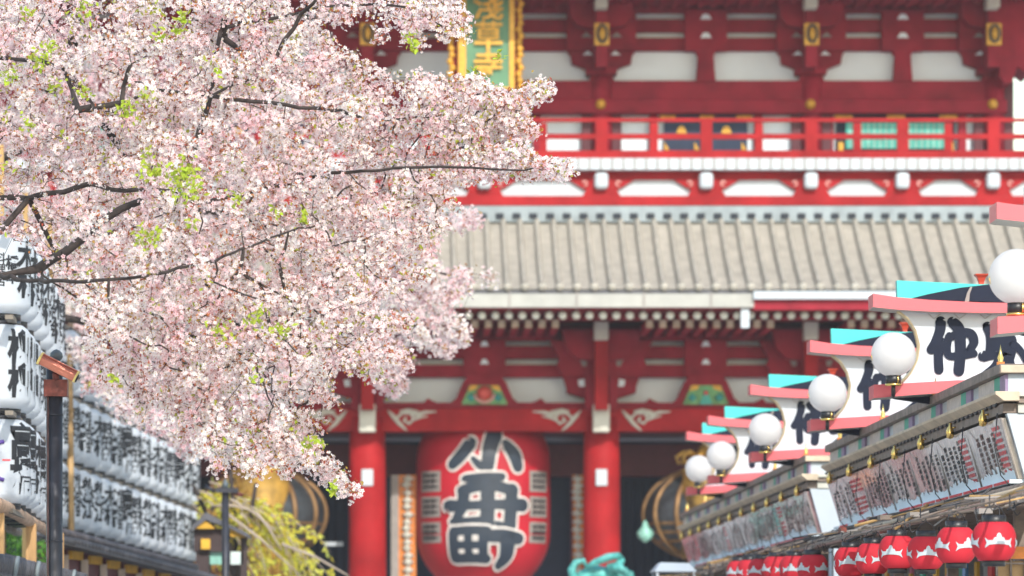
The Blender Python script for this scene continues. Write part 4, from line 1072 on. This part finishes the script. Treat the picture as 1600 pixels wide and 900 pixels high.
def branch_mesh(name, P_, par, r, parent, mtl, nl, seg=6):
    vs = []; fs = []
    for j in range(len(P_)):
        p = par[j]
        if p < 0: continue
        a = P_[p]; b = P_[j]; L = np.linalg.norm(b-a)
        if L < 1e-5: continue
        ra = min(r[p], r[j]*1.35) if j >= nl else r[p]; rb = r[j]
        mids = [(a, ra)]
        if j >= nl and L > .06:
            off = rng.normal(0, .10, 3)*L; off[2] += .06*L; mids.append(((a+b)/2+off, (ra+rb)/2))
        mids.append((b, rb*.85 if j >= nl else rb))
        o = len(vs); t = (b-a)/L; up = np.array([0, 0, 1.]) if abs(t[2]) < .9 else np.array([1., 0, 0])
        e1 = np.cross(t, up); e1 /= np.linalg.norm(e1); e2 = np.cross(e1, t); sg_ = seg if ra > .012 else 4
        for c, rr in mids:
            for k in range(sg_):
                an = 2*PI*k/sg_; vs.append(tuple(c+(e1*math.cos(an)+e2*math.sin(an))*rr*(1+.0*k)))
        for q in range(len(mids)-1):
            for k in range(sg_): fs.append((o+q*sg_+k, o+q*sg_+(k+1) % sg_, o+(q+1)*sg_+(k+1) % sg_, o+(q+1)*sg_+k))
    mb = MB(); mb.add(vs, fs, mtl, True); return mb.build(name, parent)

def flat_mesh(name, V, faces_per, nper, nv, tint, matids, mats, parent):
    """V (N,nv,3); faces_per: list of vertex index tuples repeated per element"""
    N = len(V); off = np.array(parent.location)
    me = bpy.data.meshes.new(name)
    co = (V-off).reshape(-1, 3).astype(np.float32)
    sizes = np.array([len(f) for f in faces_per]); idx = np.concatenate([np.array(f) for f in faces_per])
    loops = (idx[None, :]+(np.arange(N)*nv)[:, None]).ravel().astype(np.int32)
    tot = np.tile(sizes, N); start = np.concatenate([[0], np.cumsum(tot)[:-1]]).astype(np.int32)
    me.vertices.add(len(co)); me.vertices.foreach_set('co', co.ravel())
    me.loops.add(len(loops)); me.loops.foreach_set('vertex_index', loops)
    me.polygons.add(len(tot)); me.polygons.foreach_set('loop_start', start)
    me.polygons.foreach_set('material_index', np.tile(np.array(matids, np.int32), N))
    for m in mats: me.materials.append(m)
    at = me.attributes.new('tint', 'FLOAT', 'FACE'); at.data.foreach_set('value', np.repeat(tint, len(faces_per)).astype(np.float32))
    me.update(calc_edges=True)
    o = bpy.data.objects.new(name, me); COL.objects.link(o); o.parent = parent
    return o
def tint_mat(name, stops, trans, rough=.55):
    m = bpy.data.materials.new(name); m.use_nodes = True; n = m.node_tree; b = n.nodes['Principled BSDF']; L = n.links.new
    a = n.nodes.new('ShaderNodeAttribute'); a.attribute_name = 'tint'; rp = n.nodes.new('ShaderNodeValToRGB')
    el = rp.color_ramp.elements; el[0].position = stops[0][0]; el[0].color = (*stops[0][1], 1); el[1].position = stops[-1][0]; el[1].color = (*stops[-1][1], 1)
    for p, c in stops[1:-1]: e = el.new(p); e.color = (*c, 1)
    L(a.outputs['Fac'], rp.inputs[0]); L(rp.outputs[0], b.inputs['Base Color']); b.inputs['Roughness'].default_value = rough; b.inputs['Specular IOR Level'].default_value = .25
    tr = n.nodes.new('ShaderNodeBsdfTranslucent'); L(rp.outputs[0], tr.inputs[0]); mx = n.nodes.new('ShaderNodeMixShader'); mx.inputs[0].default_value = trans
    L(b.outputs[0], mx.inputs[1]); L(tr.outputs[0], mx.inputs[2]); L(mx.outputs[0], n.nodes['Material Output'].inputs[0]); return m
petal = tint_mat('cherry petal', [(0, (.89, .60, .63)), (.35, (.93, .77, .78)), (.7, (.95, .86, .85)), (1, (.96, .92, .90))], .5)
eye = tint_mat('blossom eye', [(0, (.50, .10, .12)), (.6, (.62, .25, .18)), (1, (.70, .50, .18))], .2)
calyx = tint_mat('calyx and stalk', [(0, (.22, .05, .04)), (.6, (.35, .12, .06)), (1, (.32, .24, .06))], .2)
leafm = tint_mat('young cherry leaf', [(0, (.40, .08, .05)), (.35, (.50, .19, .06)), (.55, (.40, .27, .05)), (.68, (.36, .36, .05)), (1, (.48, .66, .05))], .45)

def frames(nrm):
    n = nrm/np.linalg.norm(nrm, axis=1, keepdims=True)
    h = rng.normal(size=n.shape); a = np.cross(n, h); a /= np.linalg.norm(a, axis=1, keepdims=True); b = np.cross(n, a); return n, a, b
def flowers(C, Nn, rad, tint, parent, name='blossoms'):
    N = len(C); n, a, b = frames(Nn); rr = rad*rng.uniform(.8, 1.15, N); cup = rng.uniform(.1, .75, N)
    V = np.zeros((N, 21, 3))
    for k in range(5):
        an = 2*PI*k/5
        for q, (da, rf, hf) in enumerate(((-.50, .68, .45), (0, 1.0, .9), (.50, .68, .45))):
            d = a*math.cos(an+da)+b*math.sin(an+da)
            V[:, k*3+q] = C+d*(rr*rf*(1-.35*cup))[:, None]+n*(rr*hf*cup*.8)[:, None]
        d = a*math.cos(an)+b*math.sin(an); V[:, 16+k] = C+d*(rr*.2)[:, None]+n*(rr*.10)[:, None]
    V[:, 15] = C
    fs = [(15, k*3, k*3+1, k*3+2) for k in range(5)]+[(16, 17, 18, 19, 20)]
    return flat_mesh(name, V, fs, 6, 21, tint, [0]*5+[1], [petal, eye], parent)
def leaves(C, D, L_, W_, tint, parent, name, m):
    N = len(C); d = D/np.linalg.norm(D, axis=1, keepdims=True); h = rng.normal(size=d.shape)*.55+np.array([-.2, -.8, .5]); s = np.cross(d, h); s /= np.linalg.norm(s, axis=1, keepdims=True); up = np.cross(s, d)
    V = np.zeros((N, 6, 3)); L_ = L_[:, None]; W_ = W_[:, None]
    V[:, 0] = C; V[:, 1] = C+d*L_*.4+s*W_*.5+up*W_*.15; V[:, 2] = C+d*L_-up*L_*.1; V[:, 3] = C+d*L_*.4-s*W_*.5+up*W_*.15; V[:, 4] = C+d*L_*.75+s*W_*.3; V[:, 5] = C+d*L_*.75-s*W_*.3
    return flat_mesh(name, V, [(0, 1, 4, 2), (0, 2, 5, 3)], 2, 6, tint, [0, 0], [m], parent)

def sample(polys, n, Yf):
    out = []
    for poly, k in polys:
        P0 = np.array(poly); lo = P0.min(0); hi = P0.max(0); got = np.zeros((0, 2))
        while len(got) < k:
            q = rng.uniform(lo, hi, (k*3, 2)); got = np.vstack([got, q[in_poly(q, poly)]])
        out.append(got[:k])
    uv = np.vstack(out); return uv, uvw(uv[:, 0], uv[:, 1], Yf(uv))

def cherry(label, base, limbs, polys, Yf, per_m, rad, leaf_frac, green, clump, holes=(), clear=(), sprays=()):
    t = thing('cherry_tree', label, 'cherry tree', base)
    uv, att = sample(polys, 0, Yf)
    ph = rng.uniform(0, 6.28, (6, 1)); kv = rng.normal(0, 1, (6, 3)); kv /= np.linalg.norm(kv, axis=1, keepdims=True); kv *= rng.uniform(8, 22, (6, 1))*(.0225/rad)**.5
    nz = np.sin(kv@att.T+ph).sum(0)/2.4
    m = rng.random(len(att)) < np.clip(.76+1.0*nz, .05, 1); att = att[m]; uv = uv[m]
    sp = []
    for (a0, a1, n_) in sprays:
        for q in range(n_):
            f = rng.uniform(-.1, 1.12); j_ = rng.normal(0, 4+9*max(0, 1-f), 2); sp.append((a0[0]+(a1[0]-a0[0])*f+j_[0], a0[1]+(a1[1]-a0[1])*f+j_[1]))
    if sp:
        sp = np.array(sp); att = np.vstack([att, uvw(sp[:, 0], sp[:, 1], Yf(sp, front=True)+rng.uniform(.9, 1.6, len(sp)))]); uv = np.vstack([uv, sp])
    for (hu, hv, hr, keep) in holes:
        d = np.hypot((uv[:, 0]-hu), (uv[:, 1]-hv)); m = (d > hr) | (rng.random(len(uv)) < keep); uv = uv[m]; att = att[m]
    P_, par, r, nl = grow_tree(limbs, att)
    branch_mesh('trunk_and_branches', P_, par, r, t, bark, nl)
    # flowers along the thin wood
    js = np.array([j for j in range(len(P_)) if par[j] >= 0 and j >= nl]); a = P_[par[js]]; b = P_[js]; L = np.linalg.norm(b-a, axis=1); thin = r[js] < .013
    cnt = rng.poisson(np.minimum(L, .3)*per_m*np.where(thin, 1, .35)*rng.choice([.35, 1, 1.5], len(js), p=[.2, .5, .3]))+clump//2
    k = np.repeat(np.arange(len(js)), cnt); s_ = rng.random(len(k))[:, None]
    # group into corymbs: snap to a few positions
    s_ = np.where(rng.random(s_.shape) < .6, 1.0, np.round(s_*2)/2)+rng.normal(0, .05, s_.shape)
    C = a[k]+(b-a)[k]*s_; o = rng.normal(size=C.shape); o /= np.linalg.norm(o, axis=1, keepdims=True)
    o[:, 2] -= .1
    C = C+o*rng.uniform(.02, .075, len(k))[:, None]*(rad/.019)
    tb = np.repeat(rng.normal(.60, .28, len(js)), cnt); tint = np.clip(tb+rng.normal(0, .15, len(k)), 0, 1)
    def keep_mask(C_):
        q = np.stack([UC+C_[:, 0]/C_[:, 1]*F, VC-(C_[:, 2]-EYE)/C_[:, 1]*F], -1); kp = np.ones(len(C_), bool)
        for poly, pr in clear: kp &= ~(in_poly(q, poly) & (rng.random(len(C_)) > pr))
        return kp
    km = keep_mask(C); C = C[km]; o = o[km]; tint = tint[km]
    Nn = o+rng.normal(0, .55, o.shape)+np.array([-.15, -.55, .25])
    flowers(C, Nn, rad, tint, t)
    # calyces, stalks and buds as slim leaves pointing back
    m = rng.random(len(C)) < .55; Cc = C[m]-o[m]*rad*.2; leaves(Cc, -o[m]+rng.normal(0, .25, Cc.shape), rng.uniform(.02, .04, m.sum())*(rad/.019), rng.uniform(.004, .010, m.sum())*(rad/.019), rng.random(m.sum()), t, 'stalks_and_buds', calyx)
    # bronze young leaves
    sel = rng.random(len(js)) < leaf_frac; q = np.repeat(js[sel], 9); C2 = P_[q]+rng.normal(0, .035, (len(q), 3)); D2 = rng.normal(size=C2.shape)+np.array([0, -.2, .5]); tt = np.repeat(rng.uniform(0, .75, sel.sum()), 9)+rng.normal(0, .08, len(q))
    C3 = []; T3 = []
    for (gu, gv, gr, gn) in green:
        w_ = uvw(np.array([gu]), np.array([gv]), np.array([Yf(np.array([[gu, gv]]), front=True)[0]]))[0]; px = w_[1]/F
        C3.append(w_+rng.normal(0, 1, (gn, 3))*gr*px*.5*np.array([1, .6, 1])); T3.append(rng.uniform(.68, .98, gn))
    D3 = []
    if C3:
        C3 = np.vstack(C3); T3 = np.concatenate(T3); D3 = rng.normal(size=C3.shape)+np.array([0, -.5, .1]); C2 = np.vstack([C2, C3]); D2 = np.vstack([D2, D3]); tt = np.concatenate([tt, T3])
    km = keep_mask(C2); C2 = C2[km]; D2 = D2[km]; tt = tt[km]
    big = np.where(tt > .7, 1.55, 1.0)
    leaves(C2, D2, rng.uniform(.017, .033, len(C2))*big*(rad/.019), rng.uniform(.009, .017, len(C2))*big*(rad/.019), np.clip(tt, 0, 1), t, 'young_leaves', leafm)
    print('CHERRY', len(P_), len(C), len(C2))
    return t

def YA(uv, front=False):
    u = uv[:, 0]; v = uv[:, 1]
    base = 36.2-.8*np.sin(u/150.)-.4*np.sin(v/70.+u/90.)-.5*(u/400.)-2.4*(v-50)/600.
    base = base+np.where(v > 560, 1.2*np.clip((v-560)/60, 0, 1), 0)
    if front: return base-1.6
    return base+rng.triangular(-1.7, 0, 3.2, len(u))
def YB(uv, front=False):
    u = uv[:, 0]; b = 55+2*np.sin(u/140.)
    b = b-np.clip((uv[:, 1]-560)/80, 0, 1)*8*(u < 480)
    return b+(0 if front else rng.uniform(-3, 3, len(u)))
def limb(pts, Y0, Y1=None):
    Y1 = Y1 or Y0; n = len(pts); return [uvw(np.array(u), np.array(v), np.array(Y0+(Y1-Y0)*i/(n-1))) for i, (u, v) in enumerate(pts)]
def limbS(pts, off, off2=None):
    off2 = off if off2 is None else off2; n = len(pts); q = np.array(pts, float); Y = YA(q, front=True)+1.6+np.linspace(off, off2, n); return [uvw(q[i, 0], q[i, 1], Y[i]) for i in range(n)]
bA = np.array([-5.9, 38.5, 0.])
fork = np.array([-5.6, 38.3, 3.6])
limbsA = [([bA, bA+[.05, 0, 1.8], fork], .22, .15, None),
          ([fork]+limbS([(-200, 310), (-50, 318), (60, 305), (100, 300), (140, 287), (172, 296), (235, 296), (280, 299), (310, 322), (335, 312), (400, 300), (470, 270)], -.7, .2), .048, .010, 0),
          ([fork, np.array([-5.3, 38, 5.2])]+limbS([(-60, 100), (0, 90), (60, 93), (100, 108), (122, 172), (180, 172), (200, 158), (240, 140), (330, 150), (420, 110)], -.8, -.2), .042, .009, 0),
          (limbS([(-60, 430), (0, 430), (35, 438), (110, 440), (170, 437), (240, 429), (300, 415), (350, 400), (420, 372), (500, 350)], -1.2, -1.0), .022, .006, 0),
          (limbS([(60, 420), (100, 395), (130, 372), (152, 350), (190, 326), (230, 310)], -.5), .04, .025, 0),
          (limbS([(122, 172), (190, 160), (200, 110), (205, 100)], -1.0), .03, .012, 0),
          (limb([(100, 108), (140, -20), (230, -60)], 36.5, 36), .05, .03, 0),
          (limb([(350, 60), (352, 20), (385, -20), (400, -60)], 35.5, 35), .03, .025, 0),
          (limbS([(280, 299), (330, 150), (345, 45), (400, 33), (455, 23), (500, 10), (560, 8), (640, 12), (690, 40)], 0, -.6), .030, .006, 0),
          (limb([(420, 110), (470, 22), (490, 5), (510, -30)], 35, 34.6), .02, .012, 0),
          (limbS([(330, 150), (420, 160), (520, 173), (560, 182), (600, 187), (690, 182), (745, 198), (800, 160), (845, 133)], -.9, 0), .018, .004, 0),
          (limb([(400, 300), (520, 270), (640, 262), (740, 262), (820, 266), (878, 262)], 34.8, 33.5), .018, .004, 0),
          (limb([(110, 440), (130, 455), (150, 470), (180, 486), (215, 482)], 35.2, 34.9), .015, .008, 0),
          (limb([(235, 296), (300, 420), (380, 520), (430, 620), (470, 700), (500, 745)], 36.5, 37.5), .02, .004, 0)]
polyA = [([(-60, -60), (560, -60), (568, 0), (530, 45), (545, 85), (600, 112), (650, 118), (690, 135), (720, 170), (700, 290), (690, 320), (650, 370), (645, 400), (605, 440), (590, 500), (560, 540), (520, 560), (480, 540), (430, 560), (380, 600), (330, 620), (230, 560), (160, 520), (110, 470), (60, 400), (-60, 330)], 3700),
         ([(60, 400), (110, 470), (105, 445), (200, 430), (500, 430), (560, 540), (450, 640), (430, 600), (380, 640), (330, 640), (230, 590), (160, 540)], 260),
         ([(620, -60), (706, -60), (722, 38), (700, 45), (690, 30), (650, 45), (615, 20)], 140),
         ([(565, -30), (625, -30), (640, 90), (600, 70), (575, 40)], 18),
         ([(640, 120), (745, 122), (790, 152), (820, 143), (858, 126), (862, 135), (820, 175), (800, 200), (835, 236), (800, 245), (700, 290), (690, 200)], 330),
         ([(690, 240), (800, 238), (850, 258), (888, 260), (885, 272), (800, 273), (730, 278), (690, 300)], 190),
         ([(330, 600), (440, 560), (480, 650), (486, 720), (520, 740), (528, 760), (470, 745), (440, 722), (400, 700), (385, 738), (335, 715), (300, 650)], 170),
         ([(440, 560), (560, 540), (590, 500), (600, 520), (560, 585), (520, 595), (470, 580)], 50),
         ([(150, 545), (330, 600), (300, 650), (320, 700), (260, 650), (200, 610)], 60),
         ([(-20, 380), (60, 400), (100, 455), (0, 440)], 16)]
green = [(285, 270, 22, 90), (240, 268, 20, 70), (290, 295, 26, 90), (230, 368, 22, 70), (60, 95, 14, 40), (75, 75, 14, 35), (14, 118, 14, 36), (85, 135, 14, 30), (200, 172, 20, 60), (228, 152, 12, 30),
         (285, 30, 12, 34), (275, 48, 11, 30), (250, 58, 12, 30), (130, 15, 20, 50), (40, 20, 14, 24), (5, 260, 14, 30), (12, 385, 15, 40), (640, 60, 12, 26), (645, 75, 9, 16), (370, 310, 14, 26), (340, 112, 8, 12), (475, 340, 14, 30), (430, 330, 10, 16),
         (780, 88, 8, 14), (740, 108, 5, 8), (400, 500, 20, 50), (345, 520, 20, 40), (480, 695, 10, 26), (500, 690, 8, 20), (520, 765, 9, 24), (440, 520, 16, 36), (180, 590, 10, 20), (45, 195, 12, 24), (130, 145, 12, 26), (400, 590, 14, 30), (230, 240, 9, 20), (300, 350, 10, 16)]
cherry('pink white cherry tree in full bloom, sharp, with dark limbs and green leaf tufts', tuple(bA), limbsA, polyA, YA, 135, .0225, .85, green, 15,
       holes=[(160, 140, 26, .3), (95, 300, 20, .3), (150, 345, 22, .3), (260, 295, 16, .3), (330, 345, 26, .25), (570, 95, 16, .1), (100, 395, 20, .3), (20, 300, 20, .4), (165, 370, 15, .3)],
       sprays=[((780, 168), (842, 138), 34), ((790, 252), (868, 262), 40), ((760, 190), (830, 200), 26), ((680, 30), (728, 48), 8), ((640, 40), (660, 62), 8), ((660, 300), (700, 318), 12), ((640, 380), (690, 350), 14), ((600, 440), (660, 430), 16), ((580, 500), (640, 500), 16), ((540, 560), (590, 590), 14), ((560, 540), (625, 560), 14), ((480, 590), (520, 625), 12), ((470, 700), (545, 762), 34), ((420, 660), (450, 735), 18), ((380, 680), (395, 742), 16), ((330, 640), (340, 720), 16), ((260, 600), (290, 680), 20), ((200, 560), (225, 640), 20), ((150, 530), (165, 600), 14), ((480, 640), (500, 690), 12)],
       clear=[([(380, 590), (440, 560), (480, 590), (560, 560), (600, 600), (560, 700), (500, 690), (470, 640), (430, 660), (400, 700), (300, 740), (310, 690), (370, 640)], .55), ([(520, 505), (580, 520), (560, 560), (500, 560)], .4), ([(400, 560), (440, 575), (430, 640), (395, 640)], .3), ([(620, 400), (700, 300), (760, 330), (760, 420), (640, 520), (600, 480)], .6), ([(-2, 212), (11, 212), (11, 345), (-2, 345)], .12), ([(36, 250), (48, 250), (48, 385), (36, 385)], .12), ([(73, 262), (84, 262), (84, 402), (73, 402)], .12), ([(104, 455), (117, 455), (117, 560), (104, 560)], .25), ([(-60, 378), (10, 366), (60, 390), (92, 436), (95, 540), (-60, 540)], .04), ([(-60, 500), (110, 545), (110, 700), (-60, 700)], 0), ([(95, 575), (130, 610), (190, 655), (250, 705), (310, 750), (310, 900), (95, 900)], .02), ([(95, 560), (150, 560), (310, 650), (310, 750), (95, 620)], .75)])
bB = np.array([-6.6, 57., 0.]); forkB = np.array([-6.3, 57, 3.6])
limbsB = [([bB, bB+[.1, 0, 1.8], forkB], .24, .16, None),
          ([forkB]+limb([(0, 420), (100, 400), (250, 330), (400, 330), (520, 360), (620, 400), (700, 430)], 56, 54), .12, .015, 0),
          ([forkB]+limb([(0, 250), (150, 180), (300, 150), (450, 140)], 56, 54), .10, .015, 0),
          (limb([(0, 470), (120, 500), (250, 540), (400, 540), (520, 530), (640, 500), (700, 500)], 55, 54), .06, .012, 0),
          (limb([(250, 540), (330, 600), (380, 680)], 50, 48), .03, .01, 0),
          ([forkB]+limb([(60, 545), (110, 543), (150, 532), (190, 520)], 57, 56), .075, .05, 0)]
polyB = [([(90, 60), (500, 60), (525, 80), (540, 150), (620, 260), (690, 300), (680, 370), (640, 420), (560, 520), (400, 560), (250, 560), (170, 520), (110, 440), (90, 300)], 1500),
         ([(640, 310), (700, 330), (690, 350), (740, 330), (745, 342), (690, 375), (700, 410), (760, 425), (770, 440), (740, 455), (700, 478), (725, 500), (728, 545), (700, 552), (650, 530), (640, 570), (625, 575), (628, 632), (600, 625), (585, 590), (540, 560), (520, 540), (600, 440)], 420),
         ([(110, 530), (250, 555), (400, 560), (540, 570), (480, 600), (440, 620), (420, 660), (400, 640), (360, 700), (310, 720), (250, 680), (200, 650), (130, 600)], 560),
         ([(280, 640), (350, 650), (420, 680), (440, 720), (350, 715), (300, 700)], 50)]
cherry('second cherry tree in pale pink bloom, soft and blurred behind the front one', tuple(bB), limbsB, polyB, YB, 110, .034, .4, [(205, 560, 14, 26), (330, 560, 16, 26), (310, 680, 14, 24), (390, 640, 14, 30)], 9)

bC = np.array([-10.5, 84., 0.]); forkC = np.array([-10.2, 84, 4.5])
def YC(uv, front=False): return 82+(0 if front else rng.uniform(-2, 2, len(uv)))
limbsC = [([bC, bC+[.1, 0, 2.], forkC], .26, .18, None),
          ([forkC]+limb([(-150, 400), (-40, 330), (60, 260)], 82), .13, .02, 0),
          ([forkC]+limb([(-150, 520), (0, 470), (110, 420)], 82), .11, .02, 0),
          ([forkC]+limb([(-180, 300), (-60, 180), (40, 120)], 82), .11, .02, 0)]
polyC = [([(-160, 20), (90, 20), (130, 150), (140, 300), (150, 460), (120, 560), (-100, 520), (-180, 300)], 560)]
cherry('third cherry tree in bloom, far behind the white lanterns at the left edge', tuple(bC), limbsC, polyC, YC, 90, .055, .3, [], 9)

# ---- yellow green weeping shrub in front of the left bay
def weeping():
    base = np.array([-2.7, 72.5, 0.]); t = thing('weeping_shrub', 'yellow green weeping shrub with arching twigs in front of the left gate bay', 'shrub', tuple(base))
    mb = MB(); C = []; D = []
    mb.tube([base, base+[.05, 0, 1.6], base+[.1, 0, 2.8]], [.12, .1, .08], bark, 10)
    for i in range(30):
        u0 = rng.uniform(290, 430); v0 = rng.uniform(740, 800)+(u0-290)*.25; u1 = u0+rng.uniform(30, 170); 
        v1 = v0+rng.uniform(80, 190); Y = 72.2+rng.uniform(-.6, .6)
        lim = lambda u: 735+(u-330)*.62
        pts = []
        for k in range(9):
            s_ = k/8; u = u0+(u1-u0)*s_; v = v0+(v1-v0)*(s_**1.6); v = max(v, lim(u)); pts.append(uvw(np.array(u), np.array(v), np.array(Y+s_*.3)))
        pts = [base+[.1, 0, 2.7]]+pts if i % 3 == 0 and False else pts
        mb.tube(pts, [.018*(1-k/11) for k in range(9)], mat('twig bark', (.42, .34, .27), .8), 5)
        for k in range(8):
            for q in range(5):
                s_ = rng.random(); C.append(pts[k]*(1-s_)+pts[k+1]*s_+rng.normal(0, .045, 3)); D.append((pts[k+1]-pts[k])/np.linalg.norm(pts[k+1]-pts[k])+rng.normal(0, .7, 3))
    for a, b in (((345, 795), (470, 900)), ((330, 790), (400, 800)), ((400, 800), (440, 860)), ((440, 850), (545, 900)), ((360, 780), (430, 830))):
        mb.tube([uvw(np.array(a[0]), np.array(a[1]), np.array(71.8)), uvw(np.array((a[0]+b[0])/2.), np.array((a[1]+b[1])/2.-5), np.array(71.8)), uvw(np.array(b[0]), np.array(b[1]), np.array(71.8))], [.03, .024, .014], mat('twig bark', (.30, .24, .20), .8), 6)
    for a in ((300, 760), (345, 795), (400, 760), (360, 740)):
        mb.tube([base+[.1, 0, 2.6], uvw(np.array(a[0]), np.array(a[1]-5), np.array(72.))], [.06, .03], bark, 8)
    mb.build('trunk_and_twigs', t)
    C = np.array(C); D = np.array(D)
    lm = tint_mat('willow leaf', [(0, (.60, .38, .05)), (.4, (.74, .66, .08)), (1, (.84, .88, .2))], .6)
    leaves(C, D, rng.uniform(.09, .16, len(C)), rng.uniform(.05, .08, len(C)), np.clip(rng.normal(.55, .25, len(C)), 0, 1), t, 'leaves', lm)
weeping()
# ---- green bushes behind the cedar posts
def bush(label, c, s, n, lo, hi, cat='bush'):
    t = thing('leafy_bush', label, cat, c)
    u = rng.normal(size=(n, 3)); u /= np.linalg.norm(u, axis=1, keepdims=True); rad_ = rng.uniform(.45, 1, n)[:, None]**.5
    lump = 1+.18*np.sin(u[:, :1]*7+1)*np.cos(u[:, 2:]*6)
    C = np.array(c)+np.array([0, 0, s[2]])+u*rad_*np.array(s)*lump
    mb = MB()
    for k in range(14):
        q = C[rng.integers(n)]; mb.tube([Vector(c), Vector(c)+Vector((0, 0, s[2]*.5)), Vector(q)], [.06, .04, .01], bark, 6)
    mb.build('stems', t)
    lm = tint_mat('bush leaf', [(0, lo), (1, hi)], .35, .35)
    leaves(C, u+rng.normal(0, .8, u.shape), rng.uniform(.07, .13, n), rng.uniform(.03, .055, n), rng.random(n), t, 'leaves', lm)
bush('dark green glossy bush behind the cedar posts, bottom left corner', (-5.3, 54, 0), (1.3, 1.6, 1.65), 9000, (.02, .07, .015), (.12, .30, .03))
bush('brown and golden leaved bush behind the end of the white lantern rows', (-3.2, 84.5, 0), (1.3, .9, 2.3), 6000, (.25, .10, .02), (.45, .30, .05))
bush('dark hedge beyond the gate seen low behind the lanterns on the left', (-9.5, 96, 0), (3.2, 2.0, 3.0), 8000, (.02, .05, .015), (.08, .18, .03))
